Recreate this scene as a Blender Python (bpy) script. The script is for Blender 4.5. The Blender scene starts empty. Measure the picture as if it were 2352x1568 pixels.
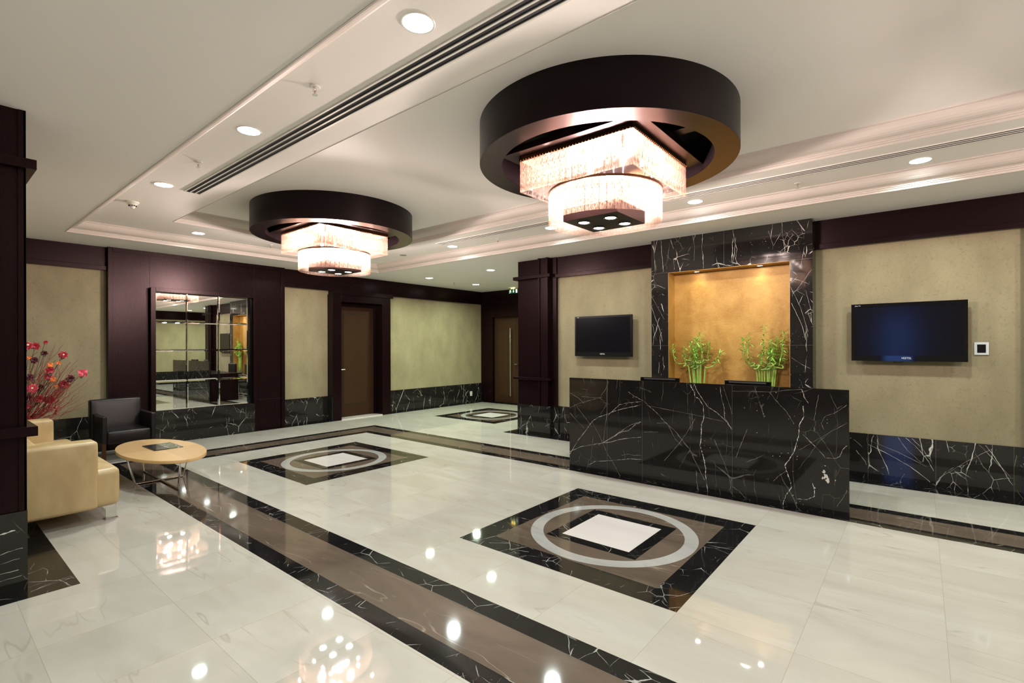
import bpy, bmesh, math, random
from mathutils import Vector, Matrix
random.seed(7)
PI = math.pi
scene = bpy.context.scene
COL = scene.collection

# ------------------------------------------------------------------ camera, world, exposure
H_CAM = 1.5
YAW = 0.6865
FPX, CXP, CYP, ROLL = 1140.35, 1181.38, 794.56, -0.0031
cam_data = bpy.data.cameras.new('camera')
cam = bpy.data.objects.new('camera', cam_data)
COL.objects.link(cam)
cam_data.sensor_fit = 'HORIZONTAL'
cam_data.sensor_width = 36.0
cam_data.lens = FPX / 2352 * 36.0
cam_data.shift_x = (1176 - CXP) / 2352
cam_data.shift_y = (CYP - 784) / 2352
cam_data.clip_start = 0.05
cam.matrix_world = (Matrix.Translation((0, 0, H_CAM)) @ Matrix.Rotation(YAW - PI / 2, 4, 'Z')
                    @ Matrix.Rotation(PI / 2, 4, 'X') @ Matrix.Rotation(ROLL, 4, 'Z'))
scene.camera = cam

world = bpy.data.worlds.new('dusk_sky')
scene.world = world
world.use_nodes = True
world.node_tree.nodes['Background'].inputs[0].default_value = (0.10, 0.22, 0.75, 1)
world.node_tree.nodes['Background'].inputs[1].default_value = 2.0

vs = scene.view_settings
vs.view_transform = 'Standard'
vs.look = 'None'
vs.exposure = 1.22
vs.gamma = 1.0
vs.use_curve_mapping = False
scene.cycles.use_denoising = True
scene.cycles.diffuse_bounces = 7
scene.cycles.glossy_bounces = 5
scene.cycles.transmission_bounces = 5
scene.cycles.transparent_max_bounces = 12
scene.cycles.max_bounces = 12
scene.cycles.sample_clamp_indirect = 6.0
scene.cycles.caustics_reflective = False
scene.cycles.caustics_refractive = False

P_DOWN = 12.5        # power of one round downlight
P_CH_UP = 13.0       # each bulb group of the upper crystal tier
P_CH_LOW = 54.0
P_CH_SPOT = 2.5
P_NICHE = 1.7
C_COOL = (0.86, 0.98, 0.93)
C_WARM = (1.0, 0.92, 0.93)

# ------------------------------------------------------------------ materials
def srgb(r, g, b):
    f = lambda c: (c / 255 / 12.92) if c / 255 <= 0.04045 else ((c / 255 + 0.055) / 1.055) ** 2.4
    return (f(r), f(g), f(b), 1.0)

class NT:
    def __init__(s, name):
        s.m = bpy.data.materials.new(name); s.m.use_nodes = True
        s.t = s.m.node_tree; s.b = s.t.nodes['Principled BSDF']
        s.out = s.t.nodes['Material Output']
        s._co = None
    def n(s, kind, **kw):
        d = s.t.nodes.new(kind)
        for k, v in kw.items():
            if k.startswith('i_'):
                d.inputs[k[2:].replace('_', ' ')].default_value = v
            else:
                setattr(d, k, v)
        return d
    def l(s, a, b): s.t.links.new(a, b)
    @property
    def co(s):
        if s._co is None:
            s._co = s.n('ShaderNodeTexCoord').outputs['Object']
        return s._co
    def mapping(s, rot=(0, 0, 0), scale=(1, 1, 1), loc=(0, 0, 0), src=None):
        d = s.n('ShaderNodeMapping')
        d.inputs['Rotation'].default_value = rot
        d.inputs['Scale'].default_value = scale
        d.inputs['Location'].default_value = loc
        s.l(src or s.co, d.inputs['Vector'])
        return d.outputs[0]
    def noise(s, vec, scale, detail=2.0, dist=0.0, rough=0.5):
        d = s.n('ShaderNodeTexNoise')
        d.inputs['Scale'].default_value = scale
        d.inputs['Detail'].default_value = detail
        d.inputs['Distortion'].default_value = dist
        d.inputs['Roughness'].default_value = rough
        s.l(vec, d.inputs['Vector'])
        return d.outputs[0]
    def math(s, op, a, b=None, c=None):
        d = s.n('ShaderNodeMath', operation=op)
        for i, v in enumerate((a, b, c)):
            if v is None: continue
            if isinstance(v, (int, float)): d.inputs[i].default_value = v
            else: s.l(v, d.inputs[i])
        return d.outputs[0]
    def ramp(s, v, a, b, oa=0.0, ob=1.0):
        d = s.n('ShaderNodeMapRange')
        d.inputs['From Min'].default_value = a; d.inputs['From Max'].default_value = b
        d.inputs['To Min'].default_value = oa; d.inputs['To Max'].default_value = ob
        s.l(v, d.inputs['Value'])
        return d.outputs[0]
    def mix(s, fac, a, b):
        d = s.n('ShaderNodeMix', data_type='RGBA')
        if isinstance(fac, (int, float)): d.inputs[0].default_value = fac
        else: s.l(fac, d.inputs[0])
        for i, v in ((6, a), (7, b)):
            if isinstance(v, tuple): d.inputs[i].default_value = v
            else: s.l(v, d.inputs[i])
        return d.outputs[2]
    def base(s, v):
        if isinstance(v, tuple): s.b.inputs['Base Color'].default_value = v
        else: s.l(v, s.b.inputs['Base Color'])
    def set(s, **kw):
        for k, v in kw.items():
            s.b.inputs[k.replace('_', ' ')].default_value = v
        return s
    def bump(s, h, strength=0.3, dist=0.002):
        d = s.n('ShaderNodeBump')
        d.inputs['Strength'].default_value = strength
        d.inputs['Distance'].default_value = dist
        s.l(h, d.inputs['Height']); s.l(d.outputs[0], s.b.inputs['Normal'])

def plain(name, col, rough=0.5, metal=0.0, **kw):
    t = NT(name); t.base(col); t.set(Roughness=rough, Metallic=metal, **kw); return t.m

def ridge(t, vec, scale, width, detail=2.0, dist=0.0):
    n = t.noise(vec, scale, detail, dist, 0.55)
    a = t.math('ABSOLUTE', t.math('SUBTRACT', n, 0.5))
    return t.ramp(a, 0.0, width, 1.0, 0.0)

def black_marble(name, dark, veins, slab=0.0, vein_col=srgb(205, 200, 190), rough=0.06, strength=1.0):
    t = NT(name)
    co = t.co
    if slab:   # every slab is cut from another piece of the block
        sep = t.n('ShaderNodeSeparateXYZ'); t.l(co, sep.inputs[0])
        fx = t.math('FLOOR', t.math('DIVIDE', t.math('ADD', sep.outputs[0], 0.11), slab))
        fy = t.math('FLOOR', t.math('DIVIDE', t.math('ADD', sep.outputs[1], 0.116), slab))
        off = t.n('ShaderNodeCombineXYZ')
        t.l(t.math('MULTIPLY', t.math('ADD', fx, fy), 3.71), off.inputs[0])
        t.l(t.math('MULTIPLY', fy, 5.13), off.inputs[1])
        t.l(t.math('MULTIPLY', t.math('SUBTRACT', fx, fy), 2.37), off.inputs[2])
        add = t.n('ShaderNodeVectorMath', operation='ADD'); t.l(co, add.inputs[0]); t.l(off.outputs[0], add.inputs[1])
        co = add.outputs[0]
    warp = t.n('ShaderNodeTexNoise'); warp.inputs['Scale'].default_value = 3.5; warp.inputs['Detail'].default_value = 4
    t.l(co, warp.inputs['Vector'])
    mv = t.n('ShaderNodeVectorMath', operation='MULTIPLY_ADD')
    t.l(warp.outputs['Color'], mv.inputs[0]); mv.inputs[1].default_value = (.07, .07, .07); t.l(co, mv.inputs[2])
    wc = mv.outputs[0]
    # straight calcite veins: edges of long stretched cells, broken up by a mask
    tot = None
    for i, (rot, sc, w, mask) in enumerate((((.75, .3, .5), (2.6, 2.6, .8), .012, .50), ((-.6, .2, -.8), (2.2, 3.4, .9), .009, .53), ((.3, -.9, .3), (4.5, 4.0, 2.6), .012, .55), ((1.2, .4, 1.1), (7, 7, 7), .016, .58))):
        vo = t.n('ShaderNodeTexVoronoi', feature='DISTANCE_TO_EDGE'); vo.inputs['Scale'].default_value = veins
        t.l(t.mapping(rot, sc, (i * 7.3, i * 3.1, i * 1.7), wc), vo.inputs['Vector'])
        m = t.ramp(t.noise(t.mapping(loc=(i * 11, 4, i), src=co), 3.2 * veins, 4), mask, mask + .10)
        wn_ = t.ramp(t.noise(t.mapping(loc=(3, i * 5, 1), src=co), 14, 3), .35, .65, .3, 1.5)
        v = t.math('MULTIPLY', t.ramp(t.math('DIVIDE', vo.outputs['Distance'], wn_), w * .15, w * .62, 1.0, 0), m)
        tot = v if tot is None else t.math('MAXIMUM', tot, v)
    sp = t.math('MULTIPLY', t.ramp(t.noise(co, 60, 2), .70, .76), t.ramp(t.noise(co, 3, 2), .55, .65, 0, .6))
    tot = t.math('MULTIPLY', t.math('MAXIMUM', tot, sp), strength)
    cloud = t.mix(t.noise(co, 4, 4), dark, tuple(min(1, c * 2.2 + .002) for c in dark[:3]) + (1,))
    t.base(t.mix(tot, cloud, vein_col))
    t.set(Roughness=rough, Specular_IOR_Level=0.45)
    return t.m

M = {}
DARK = srgb(20, 18, 17)
M['black'] = black_marble('black_marble', DARK, 1.0, slab=.583)
M['black_desk'] = black_marble('black_marble_desk', srgb(20, 18, 17), 1.0, strength=.2)
M['black_floor'] = black_marble('black_marble_floor', srgb(13, 12, 12), 1.1, slab=.583, strength=.55, rough=.05)
M['black_plain'] = black_marble('black_marble_pillar', srgb(20, 20, 17), 1.6, strength=.12)
M['vein'] = plain('white_calcite', srgb(200, 195, 185), .15)
M['seam'] = plain('joint_filler', srgb(90, 88, 82), .4)

def stone(name, c1, c2, vein, vs_, rough, tile=False):
    t = NT(name)
    co = t.co
    if tile:
        sep = t.n('ShaderNodeSeparateXYZ'); t.l(co, sep.inputs[0])
        T = .5833
        fx = t.math('DIVIDE', t.math('ADD', sep.outputs[0], 10 * T - 2.735), T)
        fy = t.math('DIVIDE', t.math('ADD', sep.outputs[1], 12 * T - 1.068), T)
        ix, iy = t.math('FLOOR', fx), t.math('FLOOR', fy)
        cmb = t.n('ShaderNodeCombineXYZ')
        t.l(ix, cmb.inputs[0]); t.l(iy, cmb.inputs[1])
        wn = t.n('ShaderNodeTexWhiteNoise', noise_dimensions='3D'); t.l(cmb.outputs[0], wn.inputs[0])
        mv = t.n('ShaderNodeVectorMath', operation='MULTIPLY_ADD')
        t.l(wn.outputs['Color'], mv.inputs[0]); mv.inputs[1].default_value = (30, 30, 30); t.l(co, mv.inputs[2])
        co = mv.outputs[0]
        gx = t.math('ABSOLUTE', t.math('SUBTRACT', t.math('FRACT', t.math('ADD', fx, .5)), .5))
        gy = t.math('ABSOLUTE', t.math('SUBTRACT', t.math('FRACT', t.math('ADD', fy, .5)), .5))
        grout = t.ramp(t.math('MINIMUM', gx, gy), .0014, .0030, .75, 0)
        tone = wn.outputs['Value']
    st = t.mapping((0, 0, .5), (1.0, .30, 1), src=co)
    a = t.noise(st, 3.2, 6, .6, .6)
    col = t.mix(t.ramp(a, .35, .65), c1, c2)
    v = t.math('MULTIPLY', ridge(t, t.mapping((0, 0, .35), (1.0, .16, 1), src=co), 3.4 * vs_, .010, 3, .2),
               t.ramp(t.noise(co, 2.1, 2), .48, .62, 0, .6))
    col = t.mix(v, col, vein)
    if tile:
        col = t.mix(t.ramp(tone, 0, 1, 0, .22), col, tuple(c * .84 for c in c1[:3]) + (1,))
        col = t.mix(grout, col, srgb(150, 138, 112))
    t.base(col); t.set(Roughness=rough, Specular_IOR_Level=.5)
    return t.m
M['cream'] = stone('cream_marble', srgb(178, 171, 162), srgb(166, 158, 147), srgb(144, 135, 122), 1.0, .032, True)
M['white_stone'] = stone('white_marble', srgb(200, 190, 187), srgb(193, 183, 180), srgb(184, 174, 170), .6, .05)
M['brown'] = stone('brown_marble', srgb(98, 83, 72), srgb(80, 68, 58), srgb(152, 136, 120), 1.6, .06)
M['grey'] = stone('grey_marble', srgb(164, 159, 155), srgb(146, 142, 139), srgb(120, 118, 116), 2.2, .07)

def wood(name, c1, c2, rough, scale=(14, 14, .8), coat=.25):
    t = NT(name)
    g = t.noise(t.mapping(scale=scale), 6, 5, .2, .6)
    f = t.noise(t.mapping(scale=(scale[0] * 4, scale[1] * 4, scale[2] * 2)), 6, 2)
    t.base(t.mix(t.math('ADD', t.math('MULTIPLY', g, .7), t.math('MULTIPLY', f, .3)), c1, c2))
    t.set(Roughness=rough, Coat_Weight=coat, Coat_Roughness=.18, Specular_IOR_Level=.17)
    t.b.inputs['Specular Tint'].default_value = (1, .72, .74, 1)
    t.bump(f, .06, .001)
    return t.m
M['wood'] = wood('mahogany_veneer', srgb(11, 4, 6), srgb(26, 11, 13), .27, coat=.0)
M['wood_h'] = wood('mahogany_veneer_horizontal', srgb(12, 5, 7), srgb(27, 12, 14), .26, (.8, .8, 14), 0)
M['door'] = wood('walnut_door_veneer', srgb(42, 28, 17), srgb(64, 44, 27), .42, (.8, .8, 12), .05)
M['door_v'] = wood('walnut_door_stile', srgb(40, 25, 16), srgb(58, 38, 24), .42, (14, 14, .8), .05)
M['maple'] = wood('maple_veneer', srgb(186, 150, 104), srgb(203, 168, 120), .25, (10, .8, 10), .3)
M['maple2'] = wood('maple_veneer_crosswise', srgb(176, 140, 96), srgb(194, 158, 112), .25, (.8, 10, 10), .3)

def paper(name, c1, c2):
    t = NT(name)
    a = t.noise(t.mapping(scale=(1, 1, .55)), 3.0, 4)
    b = t.noise(t.mapping(scale=(1, 1, .35)), 55, 4, .8, .7)
    d = t.noise(t.co, 28, 5, 1.5, .7)
    col = t.mix(t.ramp(a, .3, .7), c1, c2)
    col = t.mix(t.ramp(d, .54, .68, 0, .5), col, tuple(c * .6 for c in c1[:3]) + (1,))
    col = t.mix(t.ramp(b, .55, .75, 0, .25), col, tuple(min(1, c * 1.25) for c in c2[:3]) + (1,))
    t.base(col); t.set(Roughness=.75, Specular_IOR_Level=.25)
    t.bump(b, .15, .001)
    return t.m
M['paper'] = paper('beige_textured_wallpaper', srgb(127, 117, 91), srgb(144, 134, 106))

def gold():
    t = NT('gold_plaster')
    a = t.noise(t.co, 3.5, 5, .6)
    s = t.noise(t.mapping((.4, 0, 0), (1, 1, 1.6)), 34, 3, 1.2, .6)
    col = t.mix(t.ramp(a, .35, .68), srgb(154, 110, 40), srgb(178, 136, 66))
    col = t.mix(t.ramp(s, .45, .7, 0, .22), col, srgb(216, 176, 106))
    t.base(col); t.set(Roughness=.5, Metallic=.15); t.bump(s, .35, .003)
    return t.m
M['gold'] = gold()

def leather(name, c1, c2, rough, sc=7):
    t = NT(name)
    a = t.noise(t.mapping((0, .6, 0), (1, 1, .45)), sc, 4, .4)
    b = t.noise(t.co, 220, 2)
    t.base(t.mix(t.ramp(a, .35, .7), c1, c2)); t.set(Roughness=rough, Specular_IOR_Level=.5)
    t.bump(b, .12, .0006)
    return t.m
M['beige'] = leather('beige_leather', srgb(168, 142, 100), srgb(186, 161, 118), .36)
M['dleather'] = leather('dark_brown_leather', srgb(14, 10, 11), srgb(22, 16, 17), .34, 14)
M['dleather'].node_tree.nodes['Principled BSDF'].inputs['Specular IOR Level'].default_value = .32
M['paint'] = plain('ceiling_paint', srgb(247, 244, 240), .7)
M['cornice'] = plain('cornice_paint', srgb(205, 197, 190), .55)
M['white'] = plain('white_enamel', srgb(225, 224, 218), .35)
M['plastic'] = plain('white_plastic', srgb(220, 220, 212), .4)
M['chrome'] = plain('chrome', (.80, .79, .78, 1), .08, 1.0)
M['steel'] = plain('brushed_steel', (.70, .70, .70, 1), .28, 1.0)
M['bronze'] = plain('brushed_bronze', srgb(88, 70, 71), .28, 1.0)
M['ring'] = wood('dark_lacquered_ring', srgb(10, 5, 7), srgb(14, 8, 10), .38, (3, 3, 10), .1)
M['black_metal'] = plain('black_metal', srgb(16, 13, 14), .35, .3)
M['void'] = plain('duct_black', (.004, .004, .006, 1), .8)
M['mirror'] = plain('mirror_glass', (.86, .88, .85, 1), .0, 1.0)
M['gloss'] = plain('gloss_black_plastic', (.004, .004, .005, 1), .06)
M['screen'] = plain('tv_screen', (.003, .003, .005, 1), .15)
M['screen'].node_tree.nodes['Principled BSDF'].inputs['Specular IOR Level'].default_value = .4
M['text'] = plain('silver_lettering', (.6, .6, .6, 1), .3)
M['rail'] = plain('bead_rail_bronze', srgb(96, 66, 44), .3, .9)
M['bead'] = plain('amber_bead', srgb(180, 130, 90), .1)
M['dark_plastic'] = plain('dark_plastic', srgb(9, 9, 10), .35)
M['dark_plastic'].node_tree.nodes['Principled BSDF'].inputs['Specular IOR Level'].default_value = .2

def emis(name, col, st):
    t = NT(name); t.base((.8, .8, .8, 1)); t.set(Roughness=.4)
    t.b.inputs['Emission Color'].default_value = tuple(col) + (1,)
    t.b.inputs['Emission Strength'].default_value = st
    return t.m
M['lens'] = emis('downlight_lens', C_COOL, 14)
M['bulb'] = emis('halogen_bulb', (1.0, .93, .88), 16)
M['spot'] = emis('spot_lens', (.93, .96, 1.0), 22)
M['exit_led'] = emis('sign_led', (1, .75, .15), 8)
M['exit_pic'] = emis('sign_pictogram', (.7, 1, .85), .45)
M['exit_green'] = plain('sign_green', srgb(8, 80, 52), .3)

def crystal():
    t = NT('ribbed_crystal_glass')
    w = t.mapping(scale=(1, 1, .22))
    n = t.noise(w, 210, 2, 1.0)
    d = t.n('ShaderNodeBump'); d.inputs['Strength'].default_value = .9; d.inputs['Distance'].default_value = .006
    t.l(n, d.inputs['Height'])
    col = t.mix(t.ramp(n, .42, .58), srgb(120, 72, 50), srgb(226, 190, 168))
    tr = t.n('ShaderNodeBsdfTranslucent'); t.l(col, tr.inputs[0]); t.l(d.outputs[0], tr.inputs['Normal'])
    df = t.n('ShaderNodeBsdfDiffuse'); t.l(col, df.inputs[0]); t.l(d.outputs[0], df.inputs['Normal'])
    gl = t.n('ShaderNodeBsdfGlossy'); gl.inputs['Roughness'].default_value = .12; t.l(d.outputs[0], gl.inputs['Normal'])
    tp = t.n('ShaderNodeBsdfTransparent'); tp.inputs[0].default_value = srgb(255, 248, 243)
    m1 = t.n('ShaderNodeMixShader'); m1.inputs[0].default_value = .25
    t.l(tr.outputs[0], m1.inputs[1]); t.l(df.outputs[0], m1.inputs[2])
    m2 = t.n('ShaderNodeMixShader'); m2.inputs[0].default_value = .10
    t.l(m1.outputs[0], m2.inputs[1]); t.l(gl.outputs[0], m2.inputs[2])
    m3 = t.n('ShaderNodeMixShader'); t.l(t.ramp(n, .42, .58, .955, .82), m3.inputs[0])
    t.l(m2.outputs[0], m3.inputs[1]); t.l(tp.outputs[0], m3.inputs[2])
    t.l(m3.outputs[0], t.out.inputs['Surface'])
    return t.m
M['crystal'] = crystal()

def leafmat(name, c1, c2, sc=30):
    t = NT(name)
    t.base(t.mix(t.noise(t.co, sc, 2), c1, c2)); t.set(Roughness=.35)
    t.b.inputs['Subsurface Weight'].default_value = 0
    return t.m
M['bamboo'] = leafmat('bamboo_stalk', srgb(90, 150, 40), srgb(180, 205, 110), 22)
M['leaf'] = leafmat('bamboo_leaf', srgb(84, 160, 50), srgb(190, 225, 110))
M['petal'] = leafmat('crimson_petal', srgb(130, 10, 30), srgb(190, 40, 60))
M['petal_dark'] = leafmat('burgundy_petal', srgb(50, 4, 12), srgb(84, 10, 24))
M['petal_pink'] = leafmat('rose_petal', srgb(190, 40, 70), srgb(225, 90, 110))
M['orange'] = leafmat('orange_petal', srgb(215, 90, 10), srgb(240, 130, 30))
M['twig'] = plain('red_twig', srgb(132, 30, 26), .6)
M['green'] = plain('dark_green_leaf', srgb(40, 62, 24), .5)
M['cream_fleck'] = plain('cream_stamen', srgb(235, 215, 180), .5)
M['vase'] = plain('dark_ceramic', srgb(30, 22, 20), .2)
M['glassvase'] = plain('clear_vase_glass', (.9, .95, .92, 1), .02)
M['glassvase'].node_tree.nodes['Principled BSDF'].inputs['Transmission Weight'].default_value = .9
def magazine():
    t = NT('magazine_cover')
    n = t.n('ShaderNodeTexVoronoi'); n.inputs['Scale'].default_value = 26; t.l(t.co, n.inputs['Vector'])
    sep = t.n('ShaderNodeSeparateXYZ'); t.l(t.co, sep.inputs[0])
    lower = t.ramp(sep.outputs[0], -.005, .0, 0, 1)
    t.base(t.mix(lower, srgb(46, 42, 43), t.mix(t.ramp(n.outputs['Distance'], .1, .4), srgb(225, 190, 190), srgb(90, 100, 80))))
    t.set(Roughness=.12)
    return t.m
M['mag'] = magazine()

# ------------------------------------------------------------------ mesh helpers
def wn(o):
    m = o.modifiers.new('weighted_normals', 'WEIGHTED_NORMAL'); m.weight = 100; m.keep_sharp = True
class MB:
    def __init__(s): s.v = []; s.f = []; s.mi = []; s.sm = []; s.cur = 0
    def add(s, vs_, fs, smooth=False):
        b = len(s.v); s.v += [tuple(p) for p in vs_]
        for f in fs:
            s.f.append(tuple(b + i for i in f)); s.mi.append(s.cur); s.sm.append(smooth)
        return s
    def box(s, x0, x1, y0, y1, z0, z1):
        if x0 > x1: x0, x1 = x1, x0
        if y0 > y1: y0, y1 = y1, y0
        if z0 > z1: z0, z1 = z1, z0
        v = [(x0, y0, z0), (x1, y0, z0), (x1, y1, z0), (x0, y1, z0), (x0, y0, z1), (x1, y0, z1), (x1, y1, z1), (x0, y1, z1)]
        return s.add(v, [(0, 3, 2, 1), (4, 5, 6, 7), (0, 1, 5, 4), (1, 2, 6, 5), (2, 3, 7, 6), (3, 0, 4, 7)])
    def quad(s, *p): return s.add(p, [tuple(range(len(p)))])
    def rect(s, x0, x1, y0, y1, z): return s.quad((x0, y0, z), (x1, y0, z), (x1, y1, z), (x0, y1, z))
    def tube(s, pts, r, n=10, caps=True):
        pts = [Vector(p) for p in pts]
        rr = r if isinstance(r, (list, tuple)) else [r] * len(pts)
        rings = []; up = Vector((0, 0, 1)); prev = None
        for i, p in enumerate(pts):
            d = (pts[min(i + 1, len(pts) - 1)] - pts[max(i - 1, 0)])
            d = d.normalized() if d.length > 1e-9 else Vector((0, 0, 1))
            if prev is None:
                a = d.cross(up) if abs(d.dot(up)) < .95 else d.cross(Vector((1, 0, 0)))
            else:
                a = prev - d * prev.dot(d)
            a.normalize(); prev = a; b = d.cross(a)
            rings.append([p + (a * math.cos(2 * PI * k / n) + b * math.sin(2 * PI * k / n)) * rr[i] for k in range(n)])
        v = [q for ring in rings for q in ring]
        f = []
        for i in range(len(pts) - 1):
            for k in range(n):
                f.append((i * n + k, i * n + (k + 1) % n, (i + 1) * n + (k + 1) % n, (i + 1) * n + k))
        if caps:
            f.append(tuple(range(n))[::-1]); f.append(tuple((len(pts) - 1) * n + k for k in range(n)))
        return s.add(v, f, True)
    def lathe(s, prof, cx=0, cy=0, n=32, close=False):
        v = []; f = []
        for r, z in prof:
            v += [(cx + r * math.cos(2 * PI * k / n), cy + r * math.sin(2 * PI * k / n), z) for k in range(n)]
        m = len(prof)
        for i in range(m - 1 + (1 if close else 0)):
            j = (i + 1) % m
            for k in range(n):
                f.append((i * n + k, i * n + (k + 1) % n, j * n + (k + 1) % n, j * n + k))
        return s.add(v, f, True)
    def sphere(s, c, r, n=10, m=6, sc=(1, 1, 1)):
        prof = []
        v = []; f = []
        for i in range(m + 1):
            th = PI * i / m
            for k in range(n):
                v.append((c[0] + sc[0] * r * math.sin(th) * math.cos(2 * PI * k / n), c[1] + sc[1] * r * math.sin(th) * math.sin(2 * PI * k / n), c[2] + sc[2] * r * math.cos(th)))
        for i in range(m):
            for k in range(n):
                f.append((i * n + k, (i + 1) * n + k, (i + 1) * n + (k + 1) % n, i * n + (k + 1) % n))
        return s.add(v, f, True)
    def ribbon(s, pts, w, plane='X', d=0.0):
        """flat strip following a polyline of (a, z) on plane X=d (a is Y) ; w may be a list"""
        n = len(pts); ww = w if isinstance(w, (list, tuple)) else [w] * n
        L = []; R = []
        for i in range(n):
            a0 = pts[max(0, i - 1)]; a1 = pts[min(n - 1, i + 1)]
            dx, dz = a1[0] - a0[0], a1[1] - a0[1]; l = math.hypot(dx, dz) or 1
            nx, nz = -dz / l * ww[i] / 2, dx / l * ww[i] / 2
            L.append((pts[i][0] + nx, pts[i][1] + nz)); R.append((pts[i][0] - nx, pts[i][1] - nz))
        cv = (lambda p: (d, p[0], p[1])) if plane == 'X' else (lambda p: (p[0], d, p[1]))
        v = [cv(p) for p in L] + [cv(p) for p in R]
        return s.add(v, [(i, i + 1, n + i + 1, n + i) for i in range(n - 1)])
    def build(s, name, mats, parent=None, bevel=0.0, seg=2, sharp=35, loc=None):
        me = bpy.data.meshes.new(name)
        me.from_pydata(s.v, [], s.f)
        if not isinstance(mats, (list, tuple)): mats = [mats]
        for m in mats: me.materials.append(M[m] if isinstance(m, str) else m)
        me.polygons.foreach_set('material_index', s.mi)
        me.polygons.foreach_set('use_smooth', [bool(x) for x in s.sm])
        bm = bmesh.new(); bm.from_mesh(me)
        bmesh.ops.recalc_face_normals(bm, faces=bm.faces)
        if bevel:
            es = [e for e in bm.edges if len(e.link_faces) == 2 and e.calc_face_angle(0) > .5]
            bmesh.ops.bevel(bm, geom=es, offset=bevel, segments=seg, profile=.5, affect='EDGES', clamp_overlap=True)
            for f in bm.faces: f.smooth = True
        bm.to_mesh(me); bm.free()
        if any(p.use_smooth for p in me.polygons):
            me.set_sharp_from_angle(angle=math.radians(sharp if not bevel else 60))
        me.update()
        o = bpy.data.objects.new(name, me); COL.objects.link(o)
        if bevel: wn(o)
        if loc is not None: o.location = loc
        if parent is not None: o.parent = parent
        return o

def tag(o, label=None, cat=None, group=None, kind=None):
    if label: o['label'] = label
    if cat: o['category'] = cat
    if group: o['group'] = group
    if kind: o['kind'] = kind
    return o
def empty(name, loc=(0, 0, 0), rz=0.0):
    o = bpy.data.objects.new(name, None); COL.objects.link(o)
    o.empty_display_size = .1; o.location = loc; o.rotation_euler = (0, 0, rz); return o
KIDS = {}
def copy_tree(o, parent=None):
    c = o.copy(); COL.objects.link(c)
    if parent is not None: c.parent = parent
    for ch in list(o.children): copy_tree(ch, c)
    return c
def struct(o): o['kind'] = 'structure'; return o
def light(name, kind, loc, power, color, parent=None, **kw):
    d = bpy.data.lights.new(name, kind); d.energy = power; d.color = color
    for k, v in kw.items(): setattr(d, k, v)
    o = bpy.data.objects.new(name, d); COL.objects.link(o); o.location = loc
    if parent is not None: o.parent = parent
    return o

# ------------------------------------------------------------------ dimensions
X0, X1 = -3.5, 9.93          # left / far wall
Y0, Y1 = -5.414, 9.314       # wall behind, mirror wall
ZS, ZT, ZC = 2.973, 3.12, 3.27   # soffit, tray, inner tray
XR = 6.865                   # reception wall
BAND = (1.585, 5.64, -4.17, 8.07)   # outer edge of the floor band  x0 x1 y0 y1

# ------------------------------------------------------------------ floor
fb = MB()
fb.box(X0, X1, Y0, Y1, -.15, 0)
def frame_rect(b, x0, x1, y0, y1, w, z):
    b.rect(x0, x1, y0, y0 + w, z); b.rect(x0, x1, y1 - w, y1, z)
    b.rect(x0, x0 + w, y0 + w, y1 - w, z); b.rect(x1 - w, x1, y0 + w, y1 - w, z)
E1, E2 = .0004, .0008
bx0, bx1, by0, by1 = BAND
fb.cur = 1; frame_rect(fb, bx0, bx1, by0, by1, .125, E1)
fb.cur = 2; frame_rect(fb, bx0 + .125, bx1 - .125, by0 + .125, by1 - .125, .320, E1)
fb.cur = 1; frame_rect(fb, bx0 + .445, bx1 - .445, by0 + .445, by1 - .445, .135, E1)
def medallion(cx, cy):
    z = E1
    def sq(h, z): fb.rect(cx - h, cx + h, cy - h, cy + h, z)
    fb.cur = 1; sq(.868, z)
    fb.cur = 2; sq(.672, z + .0003)
    fb.cur = 3
    n = 96
    vo = [(cx + .657 * math.cos(2 * PI * k / n), cy + .657 * math.sin(2 * PI * k / n), z + .0006) for k in range(n)]
    vi = [(cx + .555 * math.cos(2 * PI * k / n), cy + .555 * math.sin(2 * PI * k / n), z + .0006) for k in range(n)]
    fb.add(vo + vi, [(k, (k + 1) % n, n + (k + 1) % n, n + k) for k in range(n)])
    fb.cur = 1; sq(.383, z + .0006)
    fb.cur = 4; sq(.290, z + .0009)
for c in ((3.603, 1.936), (3.597, 6.03), (8.045, 7.255), (3.6, -2.14), (8.045, -3.36)): medallion(*c)
fb.cur = 1
# dark borders along the walls
fb.rect(XR - .294, XR + .2, -1.6 - .2, 5.65, E1)
fb.rect(X0, X1, 9.13, Y1, E1); fb.rect(9.77, X1, 5.0, 9.13, E1)
fb.rect(X0, X1, Y0, Y0 + .18, E1); fb.rect(X0, X0 + .18, Y0, Y1, E1)
fb.rect(-.67, .69, 4.137, 5.89, E1)
floor = struct(fb.build('floor', ['cream', 'black_floor', 'brown', 'grey', 'white_stone']))

# ------------------------------------------------------------------ ceiling
def ring_rects(b, o, i, z):
    """rectangle o with hole i at height z"""
    b.rect(o[0], o[1], o[2], i[2], z); b.rect(o[0], o[1], i[3], o[3], z)
    b.rect(o[0], i[0], i[2], i[3], z); b.rect(i[1], o[1], i[2], i[3], z)
T1 = (1.27, 5.97, -4.50, 8.40)
T2 = (2.17, 5.04, -3.57, 7.47)
def sweep(b, r, prof, sgn=1):
    """closed rectangular sweep; prof = list of (inset, z)"""
    rings = [[(r[0] + d, r[2] + d, z), (r[1] - d, r[2] + d, z), (r[1] - d, r[3] - d, z), (r[0] + d, r[3] - d, z)] for d, z in prof]
    v = [p for q in rings for p in q]; f = []
    for i in range(len(prof) - 1):
        for k in range(4):
            f.append((i * 4 + k, i * 4 + (k + 1) % 4, (i + 1) * 4 + (k + 1) % 4, (i + 1) * 4 + k))
    b.add(v, f)
cb = MB()
ring_rects(cb, (X0, X1, Y0, Y1), T1, ZS)
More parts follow.
